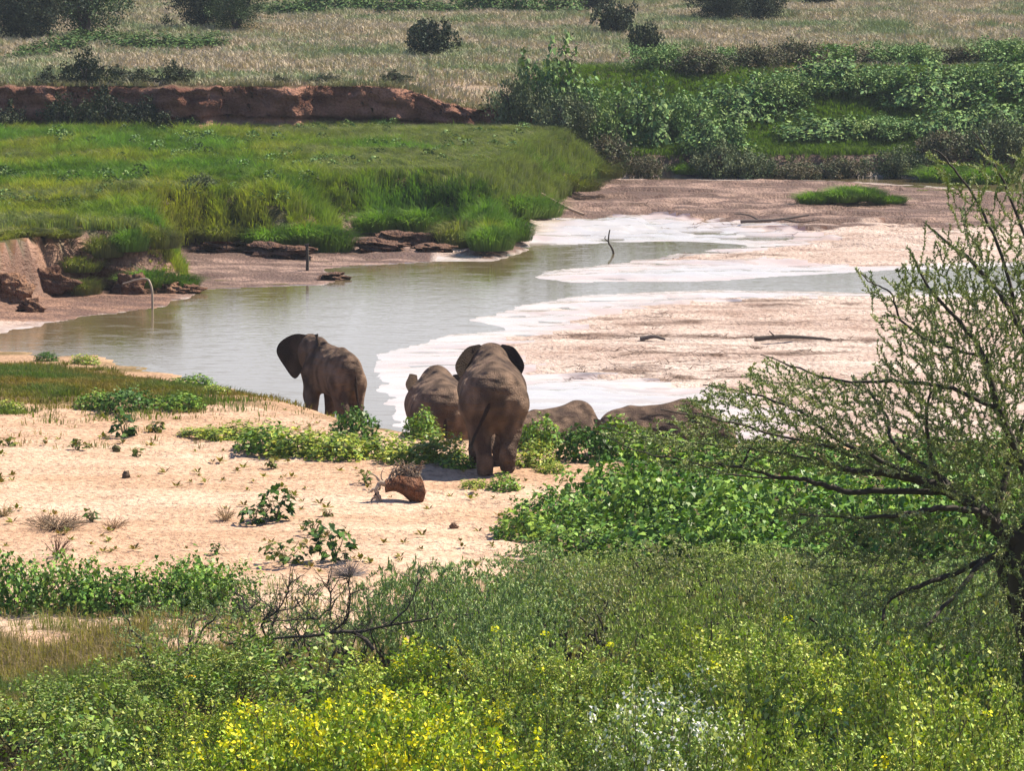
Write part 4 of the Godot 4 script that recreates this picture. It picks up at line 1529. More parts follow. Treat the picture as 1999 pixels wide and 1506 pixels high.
func small_things() -> void:
	driftwood()
	var p := on_level(600, 530, RIVER)
	stick("wooden_post", "short dark post standing upright at the tip of the mud spit", "post", [[Vector3(0, -0.3, 0), Vector3(0.01, 0.3, 0), Vector3(-0.01, 0.86, 0), 0.055, 0.045], [Vector3(-0.06, 0.80, 0), Vector3(0.06, 0.84, 0), 0.05, 0.045]], Vector3(p.x, maxf(hgt(p.x, -p.z), RIVER), p.z), Color(0.05, 0.04, 0.035))
	p = on_level(1198, 496, RIVER)
	stick("branch_snag", "leaning forked branch sticking out of the upper river pool", "branch", [[Vector3(0, -0.3, 0), Vector3(-0.02, 0.1, 0), Vector3(-0.18, 0.42, 0), Vector3(-0.13, 0.82, 0), 0.045, 0.02], [Vector3(-0.18, 0.40, 0), Vector3(-0.30, 0.52, 0), Vector3(-0.27, 0.6, 0), 0.022, 0.01]], p, Color(0.09, 0.07, 0.05))
	p = on_level(297, 604, RIVER)
	stick("bare_branch", "pale bare branch arching from the left mud bank into the water", "branch", [[Vector3(0.0, -0.3, 0), Vector3(0.02, 0.3, 0), Vector3(-0.04, 0.75, -0.05), Vector3(-0.25, 0.88, -0.3), Vector3(-0.9, 0.7, -0.6), 0.04, 0.025]], p, Color(0.36, 0.27, 0.2))
	p = spot(1100, 424)
	stick("fallen_log", "long pale fallen log sloping from the grass point onto the mud", "log", [[Vector3(0.75, 0.05, 0.3), Vector3(0.1, 0.3, 0.0), Vector3(-0.8, 0.75, -0.8), 0.06, 0.045]], p, Color(0.3, 0.22, 0.17))
	p = spot(1510, 438)
	stick("flood_branch", "bare branched limb lying on the brown mud beyond the pool", "branch", [[Vector3(-1.2, 0.1, 0.2), Vector3(0, 0.14, 0), Vector3(1.3, 0.3, -0.3), 0.07, 0.03], [Vector3(-0.5, 0.12, 0.1), Vector3(-0.9, 0.3, -0.2), Vector3(-1.4, 0.34, -0.5), 0.04, 0.02], [Vector3(0.4, 0.16, 0), Vector3(0.9, 0.1, 0.5), Vector3(1.6, 0.2, 0.7), 0.04, 0.015]], p, Color(0.1, 0.075, 0.06))
	p = on_level(1195, 446, RIVER)
	stick("sunken_branch", "dark driftwood limb lying low in the white shallows", "branch", [[Vector3(-0.5, 0.0, 0), Vector3(-0.1, 0.04, 0.05), Vector3(0.45, 0.0, 0), 0.045, 0.02], [Vector3(-0.2, 0.03, 0), Vector3(0.0, 0.1, 0.1), 0.02, 0.01]], p, Color(0.08, 0.06, 0.05))
	p = spot(1565, 668)
	stick("stranded_branch", "grey branch stranded in the dark debris line across the sandbar", "branch", [[Vector3(-1.3, 0.07, 0), Vector3(-0.3, 0.14, 0.0), Vector3(0.8, 0.06, 0.05), 0.075, 0.03], [Vector3(-0.7, 0.1, 0), Vector3(-0.9, 0.3, 0.1), 0.03, 0.015]], p, Color(0.085, 0.07, 0.06))
	p = spot(1270, 668)
	stick("stranded_branch", "short stub of wood left of the grey branch on the debris line", "branch", [[Vector3(-0.3, 0.06, 0), Vector3(0.1, 0.13, 0.0), Vector3(0.4, 0.05, 0.05), 0.07, 0.03]], p, Color(0.085, 0.07, 0.06))
	rock("stone", "small grey stone alone on the pale sand", "stone", spot(247, 935), Vector3(0.075, 0.085, 0.07), Color(0.15, 0.115, 0.09), M.clay)
	rock("stone", "low dull stone half hidden by weeds on the pale sand", "stone", spot(228, 885), Vector3(0.085, 0.08, 0.08), Color(0.12, 0.12, 0.06), M.clay)
	rock("stone", "brown clod beside the green thicket right of the driftwood", "stone", spot(885, 1032), Vector3(0.075, 0.06, 0.07), Color(0.22, 0.14, 0.10), M.clay)
	var clods := [[30, 585, 0.7, 0.45], [100, 575, 0.9, 0.4], [60, 610, 0.5, 0.25], [15, 575, 0.6, 0.3], [215, 560, 0.9, 0.42], [255, 575, 0.7, 0.42], [335, 572, 0.5, 0.18], [370, 572, 0.55, 0.16], [315, 560, 0.4, 0.2], [170, 545, 0.6, 0.3]]
	var say := ["reddish block of earth fallen below the left cliff", "long broken slab of earth beside the bushy plant on the left bank", "low clod of earth at the foot of the left mud slope", "pale lump of earth leaning against the cliff at the frame's left edge", "dark undercut slab of bank left of the pale bare branch", "jagged mud block just behind the pale bare branch", "flat mud rock right of the pale bare branch", "rightmost flat mud rock below the bright grass mound", "small pointed mud block under the bright grass mound", "crumbled earth heap behind the bushy plant on the left bank"]
	for i in clods.size():
		var c: Array = clods[i]
		rock("earth_block", say[i], "earth block", spot(c[0], c[1]), Vector3(c[2], c[3], 0.4) * Vector3(0.75, 1.0, 1.0), Color(0.16, 0.092, 0.064) if i % 3 else Color(0.26, 0.155, 0.105), M.clay, "", 0.4)
	var lumps := [[740, 488, 0.9, 0.22], [800, 480, 1.1, 0.3], [850, 492, 0.7, 0.18], [450, 490, 1.2, 0.22], [540, 500, 1.0, 0.25], [650, 545, 0.5, 0.12]]
	var tell := ["broken mud slab at the left of the bare patch under the grass", "largest broken mud slab on the bare patch below the grass", "low mud slab nearest the water on the bare patch", "dark mud ledge under the grass at the root of the spit", "dark mud ledge under the grass half way along the spit", "small mud crust at the outer tip of the spit"]
	for i in lumps.size():
		var c: Array = lumps[i]
		rock("mud_slab", tell[i], "mud slab", spot(c[0], c[1]), Vector3(c[2], c[3], 0.5), Color(0.17, 0.105, 0.08), M.clay, "", 0.45)


func plants() -> void:
	var vg := [Color(0.185, 0.291, 0.039), Color(0.132, 0.238, 0.034), Color(0.251, 0.356, 0.060), Color(0.099, 0.185, 0.033)]
	var vy := [Color(0.291, 0.344, 0.053), Color(0.212, 0.291, 0.043), Color(0.356, 0.383, 0.072), Color(0.159, 0.225, 0.039)]
	var vine_a := vine_heap("vine_bush", 1.0, 1.0, 950, 0.135, vg, M.vine)
	var vine_b := vine_heap("vine_bush", 1.0, 1.0, 950, 0.14, vy, M.vine, 0.45)
	var dark := vine_heap("vine_bush", 1.0, 1.0, 1000, 0.125, [Color(0.066, 0.139, 0.026), Color(0.046, 0.106, 0.026), Color(0.093, 0.171, 0.033)], M.vine, 0.25)
	var mass := vine_heap("vine_bush", 1.0, 1.0, 1700, 0.095, [Color(0.132, 0.251, 0.039), Color(0.093, 0.192, 0.033), Color(0.185, 0.305, 0.060), Color(0.066, 0.132, 0.029)], M.vine, 0.4)
	var mass_b := vine_heap("vine_bush", 1.0, 1.0, 1700, 0.09, [Color(0.159, 0.265, 0.043), Color(0.106, 0.198, 0.033), Color(0.212, 0.330, 0.066), Color(0.072, 0.146, 0.032)], M.vine, 0.5)
	# along the rim of the bank, between the elephants
	var rim := [
		[455, 858, 0.65, 0.26, vine_b, "low yellowish vine patch at the left end of the bank hedge"], [520, 880, 0.7, 0.42, vine_a, "green vine heap left of the young elephant's front legs"], [590, 888, 0.75, 0.42, vine_b, "yellow-green vine heap in front of the young elephant"], [690, 862, 0.55, 0.62, dark, "tall dark green vine bush under the young elephant's tail"], [650, 893, 0.7, 0.36, vine_b, "low spreading vine in front of the tall dark green bush"], [735, 893, 0.65, 0.36, vine_b, "vine heap midway between the young and the largest elephant"], [822, 858, 0.42, 0.46, vine_a, "small pointed vine bush before the half hidden elephant"], [855, 898, 0.62, 0.40, vine_b, "vine heap left of the largest elephant's hind legs"], [800, 905, 0.6, 0.34, vine_b, "vine heap above the driftwood stump's roots"], [890, 915, 0.35, 0.22, vine_a, "small vine clump beside the largest elephant's left foot"],
		[1052, 880, 0.5, 0.50, vine_a, "bright vine bush below the small rounded elephant back"], [1045, 912, 0.45, 0.36, vine_b, "olive vine clump right of the largest elephant's lifted foot"], [1150, 902, 0.62, 0.68, dark, "darkest vine bush right of the small rounded elephant"], [1218, 892, 0.75, 0.58, vine_a, "leafy vine bush below the saddle-backed elephant's rump"], [1300, 900, 0.8, 0.42, vine_a, "vine bush below the saddle-backed elephant's shoulder"], [1385, 908, 0.85, 0.36, vine_a, "vine bush under the acacia's left branch tips"], [1480, 915, 0.9, 0.5, mass, "vine heap below the bright gap in the acacia"], [1600, 918, 1.0, 0.5, mass, "vine heap behind the acacia's long lower limb"], [1740, 920, 1.1, 0.55, mass_b, "vine heap behind the acacia's thick main limb"], [1880, 925, 1.1, 0.6, mass_b, "vine heap behind the acacia's fork"], [2010, 930, 1.1, 0.6, mass_b, "vine heap behind the acacia at the right frame edge"],
		[985, 958, 0.36, 0.24, vine_a, "small green plant in front of the largest elephant's lifted foot"], [925, 952, 0.3, 0.12, vine_b, "flat weed in front of the largest elephant's planted foot"], [1075, 925, 0.3, 0.15, vine_b, "yellowish weed on the sand right of the lifted foot"]]
	for r in rim:
		place(r[4], r[5], "vine", spot(r[0], r[1]), rr(0, TAU), Vector3(r[2], r[3], r[2] * 0.8))
	# the thick green mass on the right, in front of the bank
	var right := [
		[1085, 1035, 0.75, 0.55, mass, "vine bush at the left end of the big green thicket"], [1180, 1010, 0.85, 0.7, mass, "vine bush at the top left corner of the big green thicket"], [1290, 985, 0.8, 0.62, dark, "dark vine bush on the upper edge of the big green thicket"], [1240, 1050, 0.9, 0.8, mass_b, "glossy vine bush in the thicket's left half"], [1360, 1045, 1.0, 0.85, mass, "glossy vine bush in the centre of the big green thicket"], [1420, 985, 0.9, 0.6, mass_b, "vine bush below the acacia's lowest left twigs"], [1480, 1070, 1.0, 0.85, mass_b, "vine bush low in the middle of the big green thicket"], [1560, 1010, 1.0, 0.75, mass, "bright vine bush under the acacia's long lower limb"], [1610, 1085, 1.0, 0.8, mass, "vine bush below the acacia's second limb"], [1690, 1020, 1.0, 0.8, mass_b, "bright vine bush between two acacia limbs"], [1760, 1090, 1.0, 0.8, mass_b, "vine bush left of the acacia's lower forks"], [1820, 1030, 1.0, 0.85, mass, "vine bush left of the acacia's trunk fork"], [1900, 1100, 1.0, 0.8, mass, "vine bush seen through the acacia's lower forks"], [1960, 1040, 1.0, 0.9, mass_b, "vine bush directly behind the acacia's trunk"], [1130, 1090, 0.8, 0.5, mass_b, "low vine bush at the thicket's bottom left"], [1270, 1105, 0.9, 0.6, mass, "vine bush at the thicket's bottom left of centre"], [1400, 1115, 0.95, 0.6, mass_b, "vine bush at the thicket's bottom centre"], [1540, 1125, 0.95, 0.6, mass, "vine bush at the thicket's bottom right of centre"], [1020, 1050, 0.5, 0.32, vine_a, "low vine bush on the sand at the thicket's left tip"]]
	for r in right:
		place(r[4], r[5], "vine", spot(r[0], r[1]), rr(0, TAU), Vector3(r[2], r[3] * rr(1.1, 1.55), r[2]))
	# bushes on the lower edge of the sand, left
	var lower := [[25, 1190, 0.75, 0.75, mass, "leafy bush at the left frame edge below the sand"], [135, 1195, 0.6, 0.72, mass_b, "pointed leafy bush second from the left below the sand"], [205, 1200, 0.7, 0.58, mass, "broad leafy bush below the brown dead twig"], [300, 1195, 0.7, 0.62, mass_b, "leafy bush behind the left thorn bush"], [375, 1190, 0.65, 0.72, mass, "bright leafy bush behind the thorn bush's crown"], [430, 1195, 0.6, 0.6, mass_b, "leafy bush at the right end of the lower left row"]]
	for r in lower:
		place(r[4], r[5], "shrub", spot(r[0], r[1]), rr(0, TAU), Vector3(r[2], r[3], r[2] * 0.8), "", "leafy_bush")
	# plants on the grassy slope and the sand, left
	place(dark, "dark leafy bush on the grass above the left sand", "shrub", spot(250, 800), 1.0, Vector3(0.72, 0.42, 0.5), "", "leafy_bush")
	place(vine_a, "low leafy bush left of the dark bush on the grass", "shrub", spot(185, 798), 2.0, Vector3(0.5, 0.3, 0.4), "", "leafy_bush")
	place(vine_a, "leafy patch right of the dark bush, near the sand mound", "shrub", spot(350, 798), 2.6, Vector3(0.55, 0.26, 0.4), "", "leafy_bush")
	place(vine_a, "flat leafy patch on the grass at the water's edge", "shrub", spot(380, 752), 2.6, Vector3(0.55, 0.22, 0.4), "", "leafy_bush")
	place(vine_b, "yellow-green weed on the sand mound by the water", "shrub", spot(422, 770), 0.6, Vector3(0.28, 0.16, 0.28), "", "leafy_bush")
	place(vine_b, "bright yellow-green plant low on the far left grass slope", "shrub", spot(165, 712), 0.6, Vector3(0.4, 0.22, 0.3), "", "leafy_bush")
	place(dark, "small dark plant on the far left grass slope", "shrub", spot(92, 706), 0.6, Vector3(0.3, 0.24, 0.3), "", "leafy_bush")
	place(vine_b, "leafy plant at the left frame edge above the sand", "shrub", spot(20, 808), 0.6, Vector3(0.3, 0.22, 0.3), "", "leafy_bush")
	place(vine_b, "thin yellowish patch on the sand below the mound", "shrub", spot(385, 855), 0.6, Vector3(0.4, 0.12, 0.3), "", "leafy_bush")
	var lg := [Color(0.05, 0.105, 0.02), Color(0.075, 0.15, 0.025), Color(0.035, 0.075, 0.02)]
	var ly := [Color(0.13, 0.16, 0.03), Color(0.10, 0.14, 0.03), Color(0.2, 0.19, 0.05)]
	sand_plant("sand_plant", "tallest dark green plant standing on the open sand", spot(540, 1018), 0.30, 0.62, 90, 0.13, lg)
	sand_plant("sand_plant", "bushy green plant at the left foot of the tallest one", spot(495, 1026), 0.26, 0.34, 60, 0.11, lg)
	sand_plant("sand_plant", "dark green plant right of the round low shrub", spot(655, 1098), 0.32, 0.66, 90, 0.13, lg)
	sand_plant("sand_plant", "small green plant just above the dark green one", spot(612, 1045), 0.2, 0.28, 40, 0.1, lg)
	sand_plant("sand_plant", "round low shrub with pale edge leaves on the lower sand", spot(562, 1100), 0.42, 0.38, 90, 0.10, lg + ly)
	sand_plant("sand_plant", "upright leafy plant below the dark bush on the grass", spot(242, 855), 0.24, 0.48, 50, 0.13, lg)
	sand_plant("sand_plant", "small upright plant right of the upright leafy one", spot(304, 846), 0.14, 0.28, 24, 0.11, lg + ly)
	sand_plant("sand_plant", "yellowing seedling near the top left of the sand", spot(152, 880), 0.18, 0.22, 24, 0.10, ly)
	sand_plant("sand_plant", "sparse plant at the left frame edge of the sand", spot(18, 872), 0.2, 0.14, 18, 0.10, ly)
	sand_plant("sand_plant", "yellow-green seedling above the small grey stone", spot(268, 892), 0.11, 0.18, 14, 0.11, ly)
	sand_plant("sand_plant", "bright green sprig right of the flat dead shrub", spot(180, 1020), 0.12, 0.26, 14, 0.12, lg)
	sand_plant("sand_plant", "tiny green sprig on the lower middle sand", spot(424, 1085), 0.12, 0.2, 14, 0.10, lg)
	sand_plant("sand_plant", "yellowing weed left of the driftwood's roots", spot(712, 945), 0.16, 0.26, 26, 0.09, ly)
	sand_plant("sand_plant", "wilted plant on the sand below the bank hedge", spot(530, 915), 0.12, 0.26, 16, 0.11, ly)
	sand_plant("sand_plant", "small weed half way between the tallest plant and the driftwood", spot(640, 1010), 0.10, 0.14, 12, 0.09, ly)
	dead_shrub("flat greyish dead shrub spread on the left sand", spot(110, 1035), 0.62, 0.24, 70, Color(0.23, 0.17, 0.11))
	dead_shrub("upright brown dead twig bush below the flat dead shrub", spot(112, 1090), 0.30, 0.46, 16, Color(0.15, 0.085, 0.06))
	dead_shrub("pale dry tuft left of the tallest green plant", spot(440, 1018), 0.2, 0.3, 30, Color(0.36, 0.27, 0.16))
	dead_shrub("pale dry tuft at the left frame edge of the sand", spot(8, 1010), 0.22, 0.26, 30, Color(0.36, 0.29, 0.16))
	dead_shrub("brown dry spray right of the flat dead shrub", spot(225, 1035), 0.3, 0.2, 20, Color(0.3, 0.2, 0.12))


func thorn_bushes() -> void:
	var grey := [Color(0.224, 0.314, 0.125), Color(0.281, 0.376, 0.159), Color(0.178, 0.261, 0.110), Color(0.320, 0.408, 0.176)]
	var open := feather_bush("thorn_bush", 1.0, 1.0, 7, 480, grey, 0.036, 0.03)
	var full := feather_bush("thorn_bush", 1.0, 1.0, 8, 1500, grey, 0.046, 0.024)
	var olive := feather_bush("thorn_bush", 1.0, 1.0, 8, 1500, [Color(0.281, 0.365, 0.101), Color(0.355, 0.439, 0.125), Color(0.224, 0.304, 0.083)], 0.042, 0.024)
	var tan := feather_bush("thorn_bush", 1.0, 1.0, 9, 1100, [Color(0.336, 0.362, 0.170), Color(0.403, 0.413, 0.210), Color(0.269, 0.312, 0.130), Color(0.213, 0.275, 0.100)], 0.044, 0.03)
	var list := [
		[320, 1145, 64, 1.0, open, "sparse thorn bush left of the spreading black-branched one"], [520, 1130, 66, 1.2, open, "spreading thorn bush with black branches, its left half"], [700, 1120, 66, 1.3, open, "spreading thorn bush with black branches, its right half"], [610, 1165, 63, 0.9, open, "low thorn bush in front of the black-branched one"],
		[880, 1075, 66, 1.25, full, "feathery grey-green thorn bush right of the black-branched one"], [800, 1125, 63, 0.9, full, "feathery thorn bush in front of the grey-green one"], [1000, 1130, 64, 1.2, full, "feathery thorn bush with a dark hollow at its left"], [1120, 1110, 66, 1.2, tan, "pale tan thorn bush below the thicket's left end"], [960, 1190, 59, 1.0, full, "low feathery thorn bush above the yellow shrubs"],
		[1250, 1150, 63, 1.1, tan, "pale tan thorn bush below the glossy vines"], [1400, 1130, 64, 1.2, olive, "olive feathery bush at the centre below the thicket"], [1540, 1140, 62, 1.2, tan, "pale tan thorn bush left of the acacia's lower forks"], [1660, 1150, 61, 1.1, full, "shaded feathery bush below the acacia's forks"], [1330, 1200, 58, 1.0, olive, "low olive bush above the white flowers"], [1500, 1205, 58, 1.0, olive, "low olive bush right of centre, front row"], [1180, 1095, 72, 1.1, olive, "olive feathery bush tucked under the thicket, left"], [1310, 1085, 72, 1.1, tan, "pale tan thorn bush tucked under the thicket, left of centre"], [1450, 1085, 72, 1.15, olive, "olive feathery bush tucked under the thicket, centre"], [1590, 1085, 71, 1.15, tan, "pale tan thorn bush tucked under the thicket, right of centre"], [1730, 1085, 71, 1.15, olive, "olive feathery bush tucked under the thicket, right"], [1880, 1085, 71, 1.15, full, "grey-green feathery bush tucked under the thicket behind the trunk"], [1050, 1085, 70, 1.0, full, "grey-green feathery bush at the thicket's left foot"], [1800, 1170, 60, 1.1, full, "shaded feathery bush left of the acacia trunk"], [1930, 1170, 60, 1.1, full, "shaded feathery bush behind the acacia trunk"]]
	for l in list:
		var p := put(l[0], l[2])
		var h := (at_depth(l[0], l[1] - 25, l[2]).y - p.y) * rr(0.82, 1.15)
		place(l[4], l[5], "thorn bush", p, rr(0, TAU), Vector3(l[3], maxf(h, 0.4), l[3] * 0.85))
	# the bare limbs of the spreading bush, and the grey dead head above them
	var mb := MB.new()
	var d := 61.8
	var foot := put(700, d)
	for l in [[[730, 1270], [690, 1235], [600, 1242], [500, 1246], [440, 1225], 0.05, 0.02], [[690, 1235], [760, 1222], [860, 1205], [950, 1195], 0.035, 0.01], [[640, 1238], [660, 1225], [680, 1200], [682, 1150], [676, 1128], 0.035, 0.012], [[520, 1243], [512, 1215], [540, 1195], [560, 1160], [566, 1140], 0.03, 0.01], [[500, 1245], [492, 1220], [484, 1196], [500, 1180], 0.035, 0.012], [[512, 1215], [560, 1212], [620, 1210], 0.02, 0.01], [[760, 1222], [800, 1180], [815, 1140], 0.025, 0.008], [[645, 1210], [646, 1170], [640, 1140], 0.02, 0.008], [[540, 1195], [580, 1185], [620, 1160], 0.015, 0.006]]:
		var pts := PackedVector3Array()
		var m: int = l.size() - 2
		var q := []
		for i in m:
			q.append(at_depth(l[i][0], l[i][1], d + 0.12 * sin(l[i][0] * 0.05)) - foot)
		for i in m - 1:
			for w in 4:
				pts.append(q[i].cubic_interpolate(q[i + 1], q[maxi(i - 1, 0)], q[mini(i + 2, m - 1)], w / 4.0) + ball() * 0.01)
		pts.append(q[m - 1])
		mb.tube(pts, l[m] * 0.6, l[m + 1] * 0.5, 6, Color(0.045, 0.036, 0.03))
		for k in range(2, pts.size()):
			for w in 2:
				var e := pts[k] + (ball() + Vector3.UP * 0.7).normalized() * rr(0.12, 0.45)
				var tw := bent(pts[k], e, 0.03, 4, 0.02)
				mb.tube(tw, 0.007, 0.003, 4, Color(0.05, 0.042, 0.035))
				mb.tube(PackedVector3Array([tw[2], tw[2] + (ball() + Vector3.UP * 0.5).normalized() * 0.14]), 0.004, 0.002, 3, Color(0.05, 0.042, 0.035))
	for i in 160:
		var c := at_depth(682, 1125, d) - foot
		var u := ball()
		mb.tube(PackedVector3Array([c + u * 0.03, c + Vector3(u.x * 0.26, absf(u.y) * 0.2 + 0.02, u.z * 0.2) + ball() * 0.05]), 0.004, 0.002, 3, vary(Color(0.27, 0.23, 0.23), 0.2))
	var o := thing("bare_thorn_bush", "black bare limbs of a dead bush with a grey twiggy head", "dead bush", foot)
	part("branches", mb.mesh(M.wood), o)


func near_shrubs() -> void:
	var olive := shrub("small_leaved_shrub", 1.0, 2.0, 34, 11, 15, 0.062, [Color(0.198, 0.284, 0.060), Color(0.146, 0.225, 0.051), Color(0.277, 0.351, 0.093)], Color(0.793, 0.476, 0.039), 0.01, 5)
	var lime := shrub("small_leaved_shrub", 1.0, 2.0, 32, 10, 15, 0.054, [Color(0.317, 0.409, 0.079), Color(0.238, 0.337, 0.066), Color(0.437, 0.503, 0.132)], Color(0.820, 0.759, 0.034), 0.02, 26)
	var yellow := shrub("yellow_shrub", 1.0, 2.0, 34, 11, 15, 0.062, [Color(0.483, 0.529, 0.040), Color(0.322, 0.437, 0.046), Color(0.690, 0.667, 0.040), Color(0.230, 0.333, 0.052), Color(0.184, 0.276, 0.046), Color(0.380, 0.460, 0.057)], Color(0.820, 0.713, 0.034), 0.09, 6)
	var white := shrub("white_flowered_shrub", 1.0, 2.0, 34, 11, 14, 0.056, [Color(0.277, 0.363, 0.106), Color(0.330, 0.409, 0.132), Color(0.198, 0.291, 0.072)], Color(0.820, 0.820, 0.805), 0.45, 8)
	var gold := shrub("small_leaved_shrub", 1.0, 2.0, 34, 11, 14, 0.058, [Color(0.330, 0.409, 0.072), Color(0.423, 0.489, 0.099), Color(0.225, 0.305, 0.060)], Color(0.820, 0.714, 0.020), 0.035, 12)
	var broad := vine_heap("broad_leaved_shrub", 1.0, 2.0, 2900, 0.066, [Color(0.172, 0.276, 0.046), Color(0.127, 0.218, 0.040), Color(0.265, 0.356, 0.069), Color(0.322, 0.391, 0.127)], M.vine, 0.5)
	var list := [
		# px, top, distance, radius
		[40, 1345, 58, 0.95, olive, "olive shrub at the left edge, back row of the near scrub"], [170, 1310, 59, 0.9, olive, "olive shrub below the dry grass patch, back row"], [330, 1265, 60, 1.0, olive, "olive shrub beside the dry grass patch, tallest on the left"], [450, 1235, 61, 0.95, olive, "olive shrub at the foot of the black limbs, left side"], [590, 1265, 59, 0.95, broad, "broad-leaved shrub directly below the black limbs"], [720, 1255, 59, 0.95, gold, "green and gold shrub below the grey twiggy head"], [850, 1240, 59, 0.9, yellow, "yellow shrub standing highest behind the bright yellow front"], [990, 1260, 57, 0.9, lime, "lime shrub with long shoots left of centre, back row"], [1120, 1230, 57, 0.95, lime, "feathery lime shrub at the centre, back row"], [1240, 1245, 57, 0.9, lime, "lime shrub above the white flowers, back row"], [1370, 1250, 57, 0.95, gold, "gold-flecked shrub right of centre, back row"], [1490, 1245, 56, 0.95, lime, "pale lime shrub below the olive bushes, back row"], [1620, 1255, 55, 0.95, gold, "gold-flecked shrub below the acacia's left forks"], [1740, 1240, 54, 0.85, gold, "shrub with the brightest yellow flower cluster, near the acacia"], [1870, 1225, 53, 0.85, broad, "broad-leaved shrub in front of the acacia trunk"], [1985, 1245, 52, 0.85, olive, "dark olive shrub at the acacia's foot, right edge"],
		[90, 1400, 53, 0.9, broad, "broad-leaved shrub at the lower left, middle row"], [230, 1375, 53, 0.9, olive, "dark green shrub left of the yellow ones, middle row"], [370, 1345, 53, 0.9, gold, "half yellow shrub at the left of the bright yellow front"], [510, 1340, 53, 0.9, yellow, "bright yellow shrub, left one of the middle row"], [650, 1325, 53, 0.9, yellow, "bright yellow shrub, second in the middle row"], [790, 1310, 53, 0.95, yellow, "brightest yellow shrub, middle of the picture's lower half"], [930, 1330, 52, 0.9, yellow, "yellow shrub beside the lime shoots, right end of the yellow front"], [1070, 1325, 52, 0.9, lime, "lime shrub with drooping sprays left of the white flowers"], [1200, 1320, 52, 0.9, broad, "broad-leaved shrub between the lime sprays and the white flowers"], [1330, 1325, 52, 0.85, white, "upper shrub covered in small white flowers"], [1470, 1335, 51, 0.9, gold, "yellow-flowered shrub right of the white flowers"], [1600, 1330, 51, 0.9, broad, "broad-leaved shrub below the brightest flower cluster, middle row"], [1740, 1330, 50, 0.9, gold, "gold-flecked shrub second from the right, middle row"], [1880, 1320, 49, 0.9, gold, "yellow-tipped shrub at the right, below the acacia trunk"], [2000, 1340, 49, 0.8, lime, "lime shrub at the right edge, middle row"],
		[40, 1470, 48, 0.85, olive, "dark green shrub in the bottom left corner"], [190, 1440, 48, 0.85, broad, "broad-leaved shrub at the bottom, second from the left"], [340, 1425, 48, 0.85, gold, "pale-leaved shrub at the bottom, third from the left"], [490, 1410, 48, 0.85, yellow, "yellow-green shrub at the bottom, fourth from the left"], [640, 1395, 48, 0.85, yellow, "yellow shrub at the bottom, left of the brightest one"], [790, 1390, 48, 0.85, yellow, "yellow shrub at the bottom, below the brightest one"], [940, 1400, 47, 0.85, yellow, "yellow shrub at the bottom, right end of the yellow front"], [1090, 1405, 47, 0.85, lime, "lime shrub at the bottom, left of the white flowers"], [1230, 1410, 47, 0.8, white, "lower left shrub covered in small white flowers"], [1360, 1415, 47, 0.8, white, "lower right shrub covered in small white flowers"], [1290, 1372, 49, 0.8, white, "middle shrub covered in small white flowers"], [1420, 1385, 48, 0.7, white, "right-hand shrub sprinkled with small white flowers"], [1510, 1405, 47, 0.85, gold, "dark-stemmed shrub with yellow flowers at the bottom"], [1660, 1400, 46, 0.85, lime, "lime shrub at the bottom, right of the dark-stemmed one"], [1810, 1395, 46, 0.85, gold, "olive shrub at the bottom, second from the right corner"], [1960, 1395, 46, 0.85, lime, "lime shrub in the bottom right corner"]]
	for l in list:
		var p := put(l[0], l[2])
		var h := at_depth(l[0], l[1], l[2]).y - p.y
		var k: float = l[3] * rr(0.80, 1.02)
		place(l[4], l[5], "shrub", p, rr(0, TAU), Vector3(k, clampf(h, 0.6, 3.0) * 0.5 * rr(0.88, 1.10), k))


